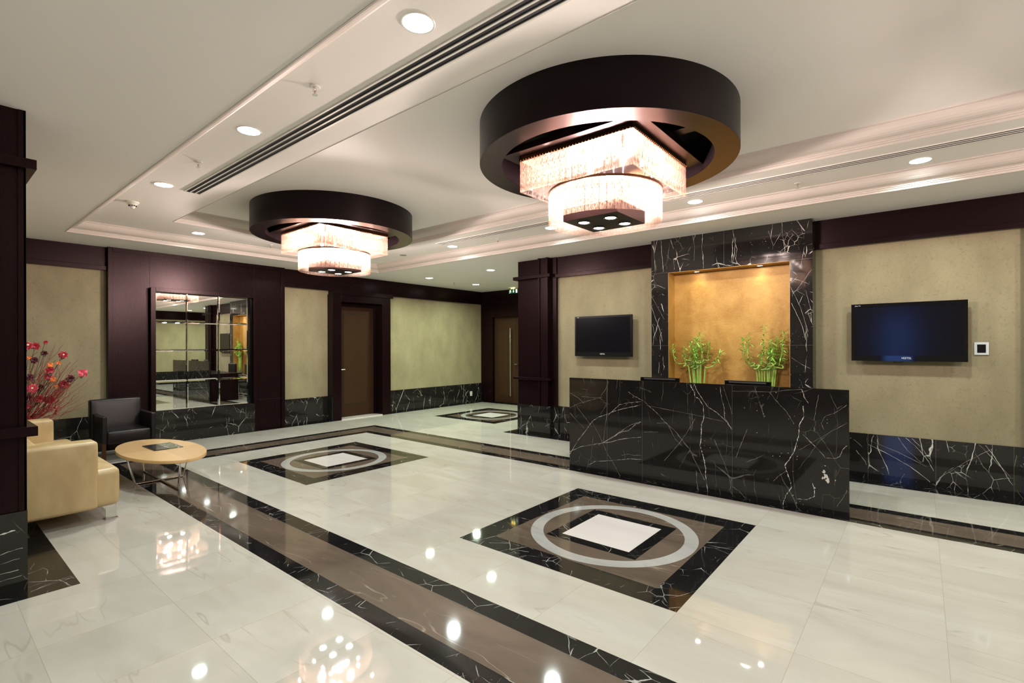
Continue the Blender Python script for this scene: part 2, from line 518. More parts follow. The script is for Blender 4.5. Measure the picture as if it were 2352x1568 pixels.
def inset(r, d): return (r[0] + d, r[1] - d, r[2] + d, r[3] - d)
ring_rects(cb, inset(T1, -.02), T2, ZT)
cb.rect(T2[0] - .02, T2[1] + .02, T2[2] - .02, T2[3] + .02, ZC)
cb.rect(X0 - .3, X1 + .3, Y0 - .3, Y1 + .3, ZC + .2)
ceil = struct(cb.build('ceiling', 'paint'))
def cornice_prof(z0, z1, d, lip):
    h = z1 - z0
    p = [(-lip, z0 + .001), (-lip, z0 - .003), (.0, z0 - .003), (.004, z0 + .004), (.004, z0 + .016), (.014, z0 + .018), (.014, z0 + .030), (.024, z0 + .032), (.024, z0 + .044), (.034, z0 + .046)]
    for k in range(7):
        a = k / 6 * PI / 2
        p.append((.034 + (d - .05) * math.sin(a) * 1.0, z0 + .05 + (h - .066) * (1 - math.cos(a))))
    p += [(d - .012, z1 - .012), (d, z1 - .012), (d, z1 + .001)]
    return p
for name, r, z0, z1 in (('trim_1', T1, ZS, ZT), ('trim_2', T2, ZT, ZC)):
    b = MB(); sweep(b, r, cornice_prof(z0, z1, .14, .010 if name == 'trim_1' else .003)); struct(b.build(name, 'cornice'))

# ------------------------------------------------------------------ walls
def part_box(name, mat, parent, boxes, bevel=0.0):
    b = MB()
    for q in boxes: b.box(*q)
    return b.build(name, mat, parent, bevel)
TH = .18
# --- mirror wall (back)
w = struct(part_box('wall_back', 'paper', None, [(X0 - TH, 5.50, Y1, Y1 + TH, 0, ZC), (6.66, X1 + TH, Y1, Y1 + TH, 0, ZC), (5.50, 6.66, Y1, Y1 + TH, 2.42, ZC)]))
part_box('wainscot', 'black', w, [(X0, 1.86, Y1 - .012, Y1, 0, .5), (4.44, 5.376, Y1 - .012, Y1, 0, .5), (6.80, 9.93, Y1 - .012, Y1, 0, .5), (5.376, 5.388, 9.128, Y1, 0, .5)])
part_box('frieze', 'wood_h', w, [(X0, 9.93, Y1 - .030, Y1, 2.66, ZS)])
part_box('ledge_moulding', 'wood_h', w, [(X0, 1.85, Y1 - .065, Y1, 2.630, 2.695), (4.44, 5.388, Y1 - .065, Y1, 2.630, 2.695), (5.388, 6.86, 9.11, Y1 - .03, 2.562, 2.65), (6.86, 9.93, Y1 - .065, Y1, 2.630, 2.695)], .004)
# panelled surround of the mirror
YS = 9.225
s = struct(part_box('trim_3', 'wood', None, [(1.90, 2.40, YS, Y1, 0, 2.93), (3.90, 4.40, YS, Y1, 0, 2.93), (2.40, 3.90, YS, Y1, 2.42, 2.93)]))
part_box('edge_frame', 'wood', s, [(1.85, 1.905, YS - .03, Y1, 0, ZS), (4.395, 4.46, YS - .03, Y1, 0, ZS), (1.905, 4.395, YS - .03, Y1, 2.91, ZS)], .003)
part_box('panel_seam', 'void', s, [(2.362, 2.366, YS - .001, YS, 2.42, 2.91), (3.915, 3.919, YS - .001, YS, 2.42, 2.91), (3.99, 4.395, YS - .001, YS, .548, .552)])
part_box('marble_base', 'black', s, [(2.40, 3.90, 9.16, Y1, 0, .5)])
# --- mirror (a thing)
mir = tag(empty('wall_mirror', (3.13, 9.16, .5)), 'large wall mirror of twelve panes in a dark wood frame', 'mirror')
def rel(o, b):    # shift builder vertices into the local frame of o
    lx, ly, lz = o.location; b.v = [(x - lx, y - ly, z - lz) for x, y, z in b.v]; return b
b = MB()
b.box(2.355, 2.42, 9.13, 9.225, .5, 2.42); b.box(3.868, 3.925, 9.13, 9.225, .5, 2.42); b.box(2.42, 3.868, 9.13, 9.225, 2.36, 2.42)
rel(mir, b).build('frame', 'wood', mir, .003)
xs = [2.42, 2.862, 3.331, 3.80]; zs = [.502, .962, 1.447, 1.898, 2.36]
YM = 9.205
for i in range(3):
    for j in range(4):
        b = MB(); g = .0012; bv = .017
        x0, x1, z0, z1 = xs[i] + g, xs[i + 1] - g, zs[j] + g, zs[j + 1] - g
        o_ = [(x0, YM, z0), (x1, YM, z0), (x1, YM, z1), (x0, YM, z1)]
        n_ = [(x0 + bv, YM - .0012, z0 + bv), (x1 - bv, YM - .0012, z0 + bv), (x1 - bv, YM - .0012, z1 - bv), (x0 + bv, YM - .0012, z1 - bv)]
        bk = [(p[0], YM + .004, p[2]) for p in o_]
        b.add(o_ + n_ + bk, [(4, 5, 6, 7), (0, 1, 5, 4), (1, 2, 6, 5), (2, 3, 7, 6), (3, 0, 4, 7), (8, 9, 1, 0), (9, 10, 2, 1), (10, 11, 3, 2), (11, 8, 0, 3), (11, 10, 9, 8)])
        rel(mir, b).build('mirror_pane', 'mirror', mir)
b = MB(); b.box(3.80, 3.868, YM - .001, YM + .015, .502, 2.36)
rel(mir, b).build('side_strip', 'gloss', mir)
b = MB(); b.box(2.42, 3.868, YM + .006, YM + .019, .502, 2.36)
rel(mir, b).build('backing_board', 'black_metal', mir)

# --- door 1 in the mirror wall
d = struct(part_box('door_1', 'door_v', None, [(5.589, 6.60, 9.40, 9.44, .02, 2.36)]))
YD = 9.40
part_box('door_panel', 'door', d, [(5.80, 6.36, YD - .004, YD, .29, 2.175)])
part_box('panel_groove', 'void', d, [(5.792, 5.80, YD - .002, YD, .28, 2.185), (6.36, 6.368, YD - .002, YD, .28, 2.185), (5.80, 6.36, YD - .002, YD, 2.175, 2.185), (5.80, 6.36, YD - .002, YD, .28, .29)])
part_box('casing', 'wood', d, [(5.388, 5.589, 9.13, 9.46, 0, 2.562), (6.581, 6.80, 9.13, 9.46, 0, 2.562), (5.589, 6.581, 9.13, 9.46, 2.42, 2.562), (5.589, 6.581, 9.36, 9.40, 2.345, 2.42), (6.535, 6.581, 9.36, 9.40, .02, 2.345)], .003)
part_box('threshold', 'white_stone', d, [(5.589, 6.581, 9.13, 9.46, .0, .018)])
hb = MB(); hb.tube([(5.70, YD, 1.02), (5.70, YD - .05, 1.02)], .009); hb.tube([(5.685, YD - .055, 1.02), (5.80, YD - .055, 1.02)], .010)
hb.box(5.68, 5.72, YD - .006, YD, 1.0, 1.04)
tag(hb.build('door_handle', 'steel', d), 'brushed steel lever handle')
struct(part_box('wall_corridor', 'wood', None, [(5.3, 6.9, 9.46, 9.50, -.1, 2.9)]))

# --- far wall
w = struct(part_box('wall_far', 'wood', None, [(X1, X1 + TH, Y0 - TH, 7.10, 0, ZC), (X1, X1 + TH, 8.88, Y1 + TH, 0, ZC), (X1, X1 + TH, 7.10, 8.88, 2.29, ZC)]))
part_box('ledge_moulding', 'wood_h', w, [(X1 - .05, X1, Y0, Y1 - .05, 2.630, 2.695)], .004)
d = struct(part_box('door_2', 'door_v', None, [(X1 + .05, X1 + .10, 8.035, 8.86, .02, 2.27), (X1 + .05, X1 + .10, 7.14, 8.025, .02, 2.27)]))
part_box('door_panel', 'door', d, [(X1 + .046, X1 + .05, 8.14, 8.72, .2, 2.17), (X1 + .046, X1 + .05, 7.25, 7.9, .2, 2.17)])
part_box('panel_groove', 'void', d, [(X1 + .048, X1 + .05, 8.72, 8.73, .19, 2.18), (X1 + .048, X1 + .05, 8.13, 8.14, .19, 2.18), (X1 + .048, X1 + .05, 8.13, 8.73, 2.17, 2.18)])
part_box('threshold', 'black_metal', d, [(X1, X1 + .16, 7.0, 9.0, -.02, .019)])  # bar added to stop blue sky light leaking in under the door
part_box('casing', 'wood', d, [(X1 - .04, X1 + .1, 8.86, 9.03, 0, 2.44), (X1 - .04, X1 + .1, 6.97, 7.12, 0, 2.44), (X1 - .04, X1 + .1, 7.12, 8.86, 2.27, 2.44)], .003)
hb = MB(); hb.tube([(X1 - .03, 8.25, .2), (X1 - .03, 8.25, 1.97)], .014, 12); hb.tube([(X1 + .05, 8.25, .5), (X1 - .03, 8.25, .5)], .009); hb.tube([(X1 + .05, 8.25, 1.66), (X1 - .03, 8.25, 1.66)], .009)
tag(hb.build('pull_bar', 'steel', d), 'long vertical brushed steel pull bar')
hb = MB(); hb.tube([(X1 + .05, 8.06, 1.03), (X1 + .0, 8.06, 1.03)], .01); hb.tube([(X1, 8.05, 1.03), (X1, 8.14, 1.03)], .01)
hb.build('door_handle', 'steel', d)
struct(part_box('wall_corridor.001', 'wood', None, [(X1 + .12, X1 + .16, 6.9, 9.1, -.1, 2.9)]))

# --- reception wall, with the marble portal and its niche
NI = (1.205, 2.70, .50, 2.505)     # y0 y1 z0 z1 of the niche
XN, XF = 6.862, 6.645
PY0, PY1 = .972, 2.942
w = struct(part_box('wall_right', 'paper', None, [(XR, 7.10, -1.56, PY0, 0, ZC), (XR, 7.10, PY1, 5.46, 0, ZC), (XR + .02, 7.10, PY0, PY1, 0, ZC)]))
w9 = struct(part_box('trim_9', 'black', None, [(XR - .012, XR, -.77, PY0, 0, .5), (XR - .012, XR, PY1, 4.68, 0, .5)]))
wsb = MB()
for y in (.467, -.116, -.70, 3.38, 3.97, 4.55): wsb.box(XR - .0125, XR - .011, y - .0012, y + .0012, 0, .5)
wsb.build('marble_joint', 'seam', w9)
w8 = struct(part_box('trim_8', 'wood_h', None, [(XR - .028, XR, -1.0, PY0, 2.66, ZS), (XR - .028, XR, PY1, 4.78, 2.66, ZS)]))
part_box('ledge_moulding', 'wood_h', w8, [(XR - .062, XR, -.9, PY0, 2.630, 2.690), (XR - .062, XR, PY1, 4.76, 2.630, 2.690)], .004)
p = struct(part_box('trim_4', 'black', None, [(XF, XR, PY0, NI[0], 0, ZS), (XF, XR, NI[1], PY1, 0, ZS), (XF, XR, NI[0], NI[1], NI[3], ZS), (XF, XR, NI[0], NI[1], 0, NI[2])]))
wsb = MB()
wsb.box(XF - .0005, XF + .001, 1.959, 1.961, NI[3], ZS)
for z in (.5, 1.0, 1.5, 2.51):
    wsb.box(XF - .0005, XF + .001, PY0, NI[0], z - .001, z + .001); wsb.box(XF - .0005, XF + .001, NI[1], PY1, z - .001, z + .001)
wsb.build('marble_joint', 'seam', p)
veins = MB()
for pts, wd in (([(2.90, 2.97), (2.90, 2.75), (2.885, 2.6), (2.89, 2.52)], .003), ([(2.80, 2.97), (2.79, 2.8), (2.77, 2.6), (2.765, 2.51)], .004),
                ([(2.62, 2.7), (2.61, 2.51)], .003), ([(2.36, 2.97), (2.33, 2.8), (2.345, 2.6)], .0025), ([(1.85, 2.97), (1.83, 2.85), (1.80, 2.72), (1.82, 2.6), (1.79, 2.51)], .004),
                ([(1.29, 2.97), (1.28, 2.8), (1.26, 2.66), (1.25, 2.58)], .003), ([(2.94, 2.04), (2.82, 1.72), (2.77, 1.52)], .003), ([(2.93, 1.80), (2.86, 1.52)], .002), ([(2.94, 2.2), (2.72, 1.8)], .002),
                ([(2.93, 2.36), (2.84, 2.34), (2.72, 2.28)], .003), ([(1.19, 2.0), (1.08, 1.73), (1.03, 1.52)], .003), ([(1.2, 2.2), (1.1, 1.95), (1.0, 1.6)], .002), ([(1.2, 2.3), (1.1, 2.26), (.99, 2.2)], .002), ([(.98, 2.38), (1.1, 2.2), (1.18, 2.1)], .002), ([(1.19, 1.35), (1.08, 1.27), (.98, 1.22)], .002)):
    q = []
    for i in range(len(pts) - 1):
        for k in range(6):
            t_ = k / 6; q.append((pts[i][0] * (1 - t_) + pts[i + 1][0] * t_ + random.uniform(-.003, .003), pts[i][1] * (1 - t_) + pts[i + 1][1] * t_))
    veins.ribbon(q, [wd * random.uniform(.2, 1.1) for _ in q], 'X', XF - .0006)
veins.build('marble_vein', 'vein', p)
n = MB()
y0, y1, z0, z1 = NI
n.box(XN, XN + .02, y0, y1, z0, z1); n.box(XF + .004, XN, y0 - .0, y0 + .006, z0, z1); n.box(XF + .004, XN, y1 - .006, y1, z0, z1)
n.box(XF + .004, XN, y0, y1, z1 - .006, z1); n.box(XF + .004, XN, y0, y1, z0, z0 + .006)
n.build('niche_lining', 'gold', p)
# veins that cross the low marble of the reception wall
v = MB()
for pts, wd in (([(.46, .38), (.27, .29), (.10, .19), (-.105, .02)], .005), ([(.44, .42), (.2, .33), (-.09, .18)], .002), ([(.13, .49), (.02, .38), (-.06, .26), (-.11, .15)], .004), ([(.08, .49), (.0, .40), (-.10, .24)], .003), ([(.2, .49), (.12, .36), (-.02, .22)], .002),
                ([(-.12, .08), (-.35, .30), (-.58, .49)], .002), ([(-.5, .49), (-.58, .35), (-.64, .22), (-.70, .10)], .004), ([(-.45, .49), (-.6, .30), (-.69, .18)], .0025), ([(.6, .42), (.5, .33)], .002), ([(.58, .3), (.5, .2), (.48, .14)], .003)):
    q = []
    for i in range(len(pts) - 1):
        for k in range(6):
            t_ = k / 6; q.append((pts[i][0] * (1 - t_) + pts[i + 1][0] * t_ + random.uniform(-.004, .004), pts[i][1] * (1 - t_) + pts[i + 1][1] * t_))
    v.ribbon(q, [wd * random.uniform(.2, 1.1) for _ in q], 'X', XR - .0128)
v.build('marble_vein', 'vein', w9)

# --- panelled pillars at both ends of the reception wall
def wall_pillar(name, sgn, mid):
    f = lambda y: mid + sgn * (y - 1.95)
    def bx(b, x0, x1, ya, yb, z0, z1): b.box(x0, x1, f(ya), f(yb), z0, z1)
    b = MB()
    bx(b, 6.785, 7.115, 4.98, 5.47, .49, ZS); bx(b, 6.735, 7.115, 4.80, 4.98, .49, ZS); bx(b, 6.815, 6.9, 4.68, 4.80, .49, ZS - .0)
    o = struct(b.build(name, 'wood'))
    b = MB(); bx(b, 6.715, 6.735, 4.955, 4.99, .49, ZS); bx(b, 6.715, 6.735, 4.79, 4.825, .49, ZS); bx(b, 6.80, 6.815, 4.675, 4.70, .49, 2.63)
    b.build('edge_strip', 'wood', o, .002)
    b = MB()
    for z0, z1 in ((2.645, 2.70), (.925, .965)):
        bx(b, 6.70, 7.12, 4.74, 5.52, z0, z1)
    b.build('ledge_moulding', 'wood_h', o, .004)
    b = MB(); bx(b, 6.765, 7.12, 4.78, 5.475, 0, .49); bx(b, 6.83, 7.0, 4.66, 4.78, 0, .49)
    b.build('marble_base', 'black', o)
wall_pillar('trim_5', 1, 1.95)
wall_pillar('trim_6', -1, 1.95)

# --- free-standing pillar beside the sofa
b = MB(); b.box(-.45, .461, 4.318, 5.68, .49, ZS)
o = struct(b.build('trim_7', 'wood'))
b = MB(); b.box(.430, .464, 4.31, 4.32, .49, ZS); b.box(.455, .466, 4.31, 4.36, .49, ZS); b.build('edge_strip', 'wood', o)
b = MB(); b.box(-.50, .510, 4.262, 5.73, 2.607, 2.668); b.box(-.50, .512, 4.262, 5.73, .950, 1.010); b.build('ledge_moulding', 'wood_h', o, .003)
b = MB(); b.box(-.455, .468, 4.306, 5.69, 0, .487); b.build('marble_base', 'black_plain', o)
b = MB()
for pts, wd in (([(-.1, .30), (.1, .345), (.2, .34), (.3, .36), (.43, .385)], .010), ([(-.2, .2), (.1, .235), (.35, .25), (.46, .262)], .003), ([(0, .10), (.2, .12), (.46, .135)], .003), ([(.0, .16), (.25, .18), (.46, .205)], .002), ([(.2, .05), (.3, .085), (.46, .095)], .002)):
    q = []
    for i in range(len(pts) - 1):
        for k in range(8):
            t_ = k / 8; q.append((pts[i][0] * (1 - t_) + pts[i + 1][0] * t_, pts[i][1] * (1 - t_) + pts[i + 1][1] * t_ + random.uniform(-.003, .003)))
    b.ribbon(q, [wd * random.uniform(.1, 1.1) for _ in q], 'Y', 4.3055)
b.build('marble_vein', 'vein', o)

# --- the two walls behind the photographer
w = struct(part_box('wall_front', 'paper', None, [(X0 - TH, X1, Y0 - TH, Y0, 0, ZC)]))
part_box('wainscot', 'black', w, [(X0, X1, Y0, Y0 + .012, 0, .5)])
part_box('frieze', 'wood_h', w, [(X0, X1, Y0, Y0 + .03, 2.63, ZS)])
DY0, DY1 = .20, .80
w = struct(part_box('wall_left', 'paper', None, [(X0 - TH, X0, Y0, DY0, 0, ZC), (X0 - TH, X0, DY1, Y1, 0, ZC), (X0 - TH, X0, DY0, DY1, 2.35, ZC), (X0 - TH, X0, DY0, DY1, 0, 1.0)]))
part_box('wainscot', 'black', w, [(X0, X0 + .012, Y0, DY0 - .1, 0, .5), (X0, X0 + .012, DY1 + .1, Y1, 0, .5)])
part_box('frieze', 'wood_h', w, [(X0, X0 + .03, Y0, Y1, 2.63, ZS)])
struct(part_box('window_unseen', 'wood', None, [(X0 - .1, X0 + .03, DY0 - .1, DY0, .9, 2.45), (X0 - .1, X0 + .03, DY1, DY1 + .1, .9, 2.45), (X0 - .1, X0 + .03, DY0, DY1, 2.35, 2.45), (X0 - .1, X0 + .03, DY0, DY1, .9, 1.0)]))  # unseen window, added to feed the blue reflection in the television

# ------------------------------------------------------------------ ceiling fittings
def downlight_proto():
    t = empty('ceiling_downlight')
    b = MB(); b.lathe([(.084, 0), (.086, -.003), (.083, -.006), (.076, -.005), (.073, .0)], n=40)
    b.build('trim_ring', 'white', t)
    b = MB(); b.lathe([(.0001, -.0035), (.075, -.0035), (.075, -.001), (.0001, -.001)], n=40)
    b.build('lens', 'lens', t)
    l = light('lamp_light', 'AREA', (0, 0, -.012), P_DOWN, C_COOL, t, shape='DISK', size=.15)
    l.data.spread = math.radians(150)
    return t
dl = downlight_proto(); first = True
LD = [(1.62, 1.945, ZT, 'nearest the camera beside the slot vent'), (1.62, 3.89, ZT, 'between two sprinklers, left of the long slot vent'), (1.617, 5.84, ZT, 'at the slot vent end near the smoke detector'),
      (2.616, 7.95, ZT, 'in front of the mirror wall'), (4.585, 7.95, ZT, 'hidden behind the farther chandelier'), (5.60, 5.88, ZT, 'at the far end of the reception side vent'),
      (5.59, 3.925, ZT, 'partly hidden by the crystal drum of the nearer chandelier'), (5.62, 1.965, ZT, 'just right of the nearer chandelier'), (5.636, 0.002, ZT, 'at the right edge, above the large television'),
      (7.12, 8.20, ZS, 'left of three over the far entrance area'), (7.148, 6.444, ZS, 'nearest the pillar of three over the entrance area'), (8.58, 8.21, ZS, 'farthest of three over the far entrance area')]
OUT = [(1.62, 0, ZT, 'beside the long slot vent, overhead the camera'), (1.62, -1.95, ZT, 'by the near end of the long slot vent'), (5.62, -1.95, ZT, 'past the large television on the reception side'),
       (2.62, -4.05, ZT, 'left one at the tray end behind the camera'), (4.58, -4.05, ZT, 'right one at the tray end behind the camera'), (8.58, 6.44, ZS, 'hidden behind the panelled pillar in the entrance area'),
       (7.15, -2.55, ZS, 'behind the second pillar, nearest the reception wall'), (7.15, -4.3, ZS, 'behind the second pillar, in the room corner'), (8.58, -4.3, ZS, 'farthest behind the second pillar'),
       (-1.0, 1.0, ZS, 'left of the camera on the lower ceiling'), (-1.2, 7.3, ZS, 'above the sofa area left of the pillar'), (-1.0, -2.5, ZS, 'on the lower ceiling behind the camera')]
C_FAR = (0.82, 1.0, 0.74)
far_data = None
for i, q in enumerate(LD + OUT):
    o = dl if i == 0 else copy_tree(dl)
    o.location = q[:3]
    if q[0] > 7:      # the entrance area has greener lamps
        for c in o.children:
            if c.type == 'LIGHT':
                if far_data is None:
                    far_data = c.data.copy(); far_data.color = C_FAR; far_data.energy = P_DOWN * 1.35
                c.data = far_data
    tag(o, 'round lit downlight ' + q[3], 'ceiling light', 'recessed ceiling downlights')

def sprinkler():
    t = empty('ceiling_sprinkler')
    b = MB(); b.lathe([(.0001, -.001), (.030, -.001), (.034, -.004), (.028, -.009), (.0001, -.010)], n=24); b.build('escutcheon', 'white', t)
    b = MB(); b.lathe([(.009, -.009), (.009, -.022), (.006, -.03), (.0001, -.03)], n=12)
    b.tube([(.008, 0, -.02), (.012, 0, -.035), (.003, 0, -.05)], .002, 6); b.tube([(-.008, 0, -.02), (-.012, 0, -.035), (-.003, 0, -.05)], .002, 6)
    b.build('frame_arms', 'chrome', t)
    b = MB(); b.tube([(0, 0, -.028), (0, 0, -.05)], .0025, 8); b.build('glass_bulb', plain('red_bulb_liquid', srgb(150, 30, 20), .2), t)
    b = MB(); b.lathe([(.0001, -.052), (.017, -.052), (.017, -.055), (.0001, -.055)], n=16); b.build('deflector', 'chrome', t)
    return t
sp = sprinkler()
for i, (x, y, z, s_) in enumerate([(1.606, 2.915, ZT, 'nearest the camera, left of the long slot vent'), (1.605, 4.875, ZT, 'left of the far end of the long slot vent'), (3.646, 7.97, ZT, 'left of the farther chandelier, before the mirror wall'),
                              (5.62, 4.92, ZT, 'between the two chandeliers on the reception side'), (5.64, .95, ZT, 'right of the nearer chandelier above the reception wall'), (7.95, 8.3, ZS, 'in the far entrance area')]):
    o = sp if i == 0 else copy_tree(sp); o.location = (x, y, z)
    tag(o, 'small ceiling sprinkler head ' + s_, 'sprinkler', 'ceiling sprinkler heads')
t = tag(empty('smoke_detector', (1.587, 6.80, ZT)), 'white conical smoke detector on the ceiling near the tray corner', 'smoke detector')
b = MB(); b.lathe([(.0001, 0), (.060, 0), (.062, -.012), (.050, -.02), (.040, -.036), (.026, -.05), (.0001, -.05)], n=32); b.build('housing', 'plastic', t)
b = MB()
for k in range(10):
    a = k * PI / 5; b.sphere((.034 * math.cos(a), .034 * math.sin(a), -.044), .0075, 6, 4)
b.build('vent_opening', 'void', t)
b = MB(); b.lathe([(.0001, -.075), (.016, -.075), (.018, -.066), (.030, -.05), (.0001, -.05)], n=24); b.build('sensor_tip', 'plastic', t)
b = MB(); b.lathe([(.0001, -.004), (.055, -.006), (.062, -.001), (.0001, 0)], n=32)
o = b.build('ceiling_speaker', plain('grey_grille', srgb(150, 148, 135), .6), None, loc=(5.57, 7.11, ZT)); tag(o, 'flat round ceiling speaker right of the farther chandelier', 'speaker')

def slot_vent(x0, x1, label):
    y0, y1 = -2.0, 5.90
    t = tag(empty('slot_vent', ((x0 + x1) / 2, (y0 + y1) / 2, ZT)), label, 'air vent', 'linear slot air vents')
    w_ = x1 - x0
    lx = t.location.x; ly = t.location.y
    b = MB(); b.box(-w_ / 2, w_ / 2, y0 - ly, y1 - ly, -.004, -.0005); b.build('frame', 'white', t)
    k3 = w_ / 3
    for k in range(3):
        c = -w_ / 2 + k3 * (k + .5)
        b = MB(); b.box(c - k3 * .33, c + k3 * .33, y0 - ly + .01, y1 - ly - .01, -.0062, -.0042); b.build('slot', 'void', t)
    for k in range(4):
        c = -w_ / 2 + k3 * k
        b = MB(); b.box(c - .006, c + .006, y0 - ly, y1 - ly, -.010, -.004); b.build('blade', 'white', t)
slot_vent(1.815, 1.955, 'long black three slot air vent on the left side of the ceiling tray')
slot_vent(5.255, 5.385, 'long thin slot air vent on the reception side of the ceiling tray')

# ------------------------------------------------------------------ chandeliers
def strip_mesh(w_, h_, name):
    """one pressed glass strip: three ribs across, wavy down its length, origin at the top centre"""
    b = MB(); nx, nz = 7, 8
    fr = []; bk = []
    for j in range(nz):
        for i in range(nx):
            u = i / (nx - 1) - .5; v_ = j / (nz - 1)
            rib = .0035 * abs(math.cos(u * PI * 3)) + .0012 * math.sin(v_ * 23 + i)
            fr.append((u * w_ * .94, -.003 - rib, -v_ * h_)); bk.append((u * w_ * .94, .003 + rib * .5, -v_ * h_))
    v_ = fr + bk; n_ = nx * nz; f = []
    for j in range(nz - 1):
        for i in range(nx - 1):
            a = j * nx + i
            f.append((a, a + 1, a + nx + 1, a + nx)); f.append((n_ + a, n_ + a + nx, n_ + a + nx + 1, n_ + a + 1))
    for j in range(nz - 1):
        a = j * nx; f.append((a, a + nx, n_ + a + nx, n_ + a)); a += nx - 1; f.append((a, n_ + a, n_ + a + nx, a + nx))
    for i in range(nx - 1):
        f.append((i, n_ + i, n_ + i + 1, i + 1)); a = (nz - 1) * nx + i; f.append((a, a + 1, n_ + a + 1, n_ + a))
    b.add(v_, f, True)
    return b.build(name, 'crystal', None)
def chandelier(cx, cy, label):
    t = tag(empty('chandelier', (cx, cy, ZC)), label, 'chandelier', 'crystal chandeliers under dark rings')
    Z = lambda z: z - ZC
    b = MB(); b.lathe([(1.007, Z(2.952)), (1.007, 0), (.985, 0), (.985, Z(2.975))], n=128)
    b.build('outer_ring', 'ring', t)
    b = MB(); b.lathe([(.832, Z(2.95)), (1.006, Z(2.95)), (1.006, Z(2.956)), (.832, Z(2.956))], n=128, close=True)
    tag(b.build('ring_underside', 'bronze', t), 'brushed bronze underside of the ring')
    b = MB(); b.lathe([(.835, Z(2.956)), (.835, Z(3.22)), (.85, Z(3.22)), (.85, Z(2.956))], n=128); b.build('inner_ring', 'ring', t)
    b = MB(); b.lathe([(.0001, Z(3.235)), (.99, Z(3.235)), (.99, Z(3.25)), (.0001, Z(3.25))], n=64); b.build('mounting_plate', 'black_metal', t)
    b = MB(); b.box(-.05, .05, -.83, .83, Z(3.06), Z(3.14)); b.box(-.83, .83, -.05, .05, Z(3.06), Z(3.14)); b.build('cross_beam', 'black_metal', t)
    b = MB(); b.box(-.59, .59, -.59, .59, Z(3.0), Z(3.05)); b.build('square_plate', 'bronze', t, .003)
    # upper square tier
    A = .485
    up = MB()
    for a in range(4):
        ca, sa = math.cos(a * PI / 2), math.sin(a * PI / 2)
        for z0, z1, o_ in ((2.968, 3.0, 0.0),):
            pts = [(-A - .006, -A - .006), (A + .006, -A - .006), (A + .006, -A + .006), (-A - .006, -A + .006)]
            q = [(x * ca - y * sa, x * sa + y * ca) for x, y in pts]
            up.add([(x, y, Z(z0)) for x, y in q] + [(x, y, Z(z1)) for x, y in q], [(0, 3, 2, 1), (4, 5, 6, 7), (0, 1, 5, 4), (1, 2, 6, 5), (2, 3, 7, 6), (3, 0, 4, 7)])
    upper = up.build('upper_tier_rail', 'rail', t)
    bd = MB()
    for a in range(4):
        ca, sa = math.cos(a * PI / 2), math.sin(a * PI / 2)
        for k in range(36):
            x, y = -A + (k + .5) * 2 * A / 36, -A - .009
            bd.sphere((x * ca - y * sa, x * sa + y * ca, Z(2.974)), .006, 6, 4)
    bd.build('bead_row', 'bead', upper)
    N = 18
    st = strip_mesh(2 * A / N, .242, 'crystal_strip'); first = True
    for a in range(4):
        for k in range(N):
            o = st if first else st.copy()
            if not first: COL.objects.link(o)
            first = False
            x, y = -A + (k + .5) * 2 * A / N, -A
            ca, sa = math.cos(a * PI / 2), math.sin(a * PI / 2)
            o.location = (x * ca - y * sa, x * sa + y * ca, Z(2.966)); o.rotation_euler = (random.uniform(-.012, .012), random.uniform(-.006, .006), a * PI / 2 + random.uniform(-.05, .05))
            o.parent = upper
    # round lower tier
    R = .445
    b = MB(); b.lathe([(R - .010, Z(2.726)), (R + .008, Z(2.726)), (R + .008, Z(2.744)), (R - .010, Z(2.744))], n=96, close=True)
    lower = b.build('lower_tier_rail', 'rail', t)
    N2 = 52
    st = strip_mesh(2 * PI * R / N2, .238, 'crystal_strip')
    for k in range(N2):
        o = st if k == 0 else st.copy()
        if k: COL.objects.link(o)
        a = 2 * PI * k / N2
        o.location = (R * math.cos(a), R * math.sin(a), Z(2.728)); o.rotation_euler = (0, random.uniform(-.006, .006), a + PI / 2 + random.uniform(-.04, .04)); o.parent = lower
    for a in range(6):
        x, y = .40 * math.cos(a * PI / 3 + .3), .40 * math.sin(a * PI / 3 + .3)
        b = MB(); b.tube([(x, y, Z(2.735)), (x, y, Z(3.0))], .006, 10); b.build('hanger_rod', 'chrome', t)
    # lamp box with four spots
    b = MB(); b.box(-.24, .24, -.24, .24, Z(2.497), Z(2.60)); b.tube([(0, 0, Z(2.60)), (0, 0, Z(3.0))], .012, 10)
    box = b.build('lamp_box', 'bronze', t, .002)
    b = MB(); b.rect(-.236, .236, -.236, .236, Z(2.4965)); b.build('box_underside', 'black_metal', box)
    for x, y in ((-.12, -.12), (.12, -.12), (.12, .12), (-.12, .12)):
        x *= 1.0; y *= 1.0
        b = MB(); b.lathe([(.052, Z(2.4965)), (.055, Z(2.492)), (.048, Z(2.490)), (.040, Z(2.494))], x, y, 24); b.build('spot_ring', 'chrome', box)
        b = MB(); b.lathe([(.0001, Z(2.4935)), (.041, Z(2.4935))], x, y, 24); b.build('spot_lens', 'spot', box)
        light('spot_light', 'SPOT', (x, y, Z(2.47)), P_CH_SPOT, (1.0, .92, .86), t, shadow_soft_size=.035, spot_size=math.radians(110), spot_blend=.6)
    # bulbs
    for x, y in ((-.33, -.33), (.33, -.33), (.33, .33), (-.33, .33), (-.33, 0), (0, -.33), (.33, 0), (0, .33)):
        b = MB(); b.sphere((x, y, Z(2.90)), .022, 12, 8); b.build('bulb', 'bulb', t)
        b = MB(); b.tube([(x, y, Z(2.92)), (x, y, Z(3.0))], .010, 8); b.build('lamp_socket', 'chrome', t)
        if abs(x) > .1 and abs(y) > .1:
            light('bulb_light', 'POINT', (x * .40, y * .40, Z(2.88)), P_CH_UP, C_WARM, t, shadow_soft_size=.035)
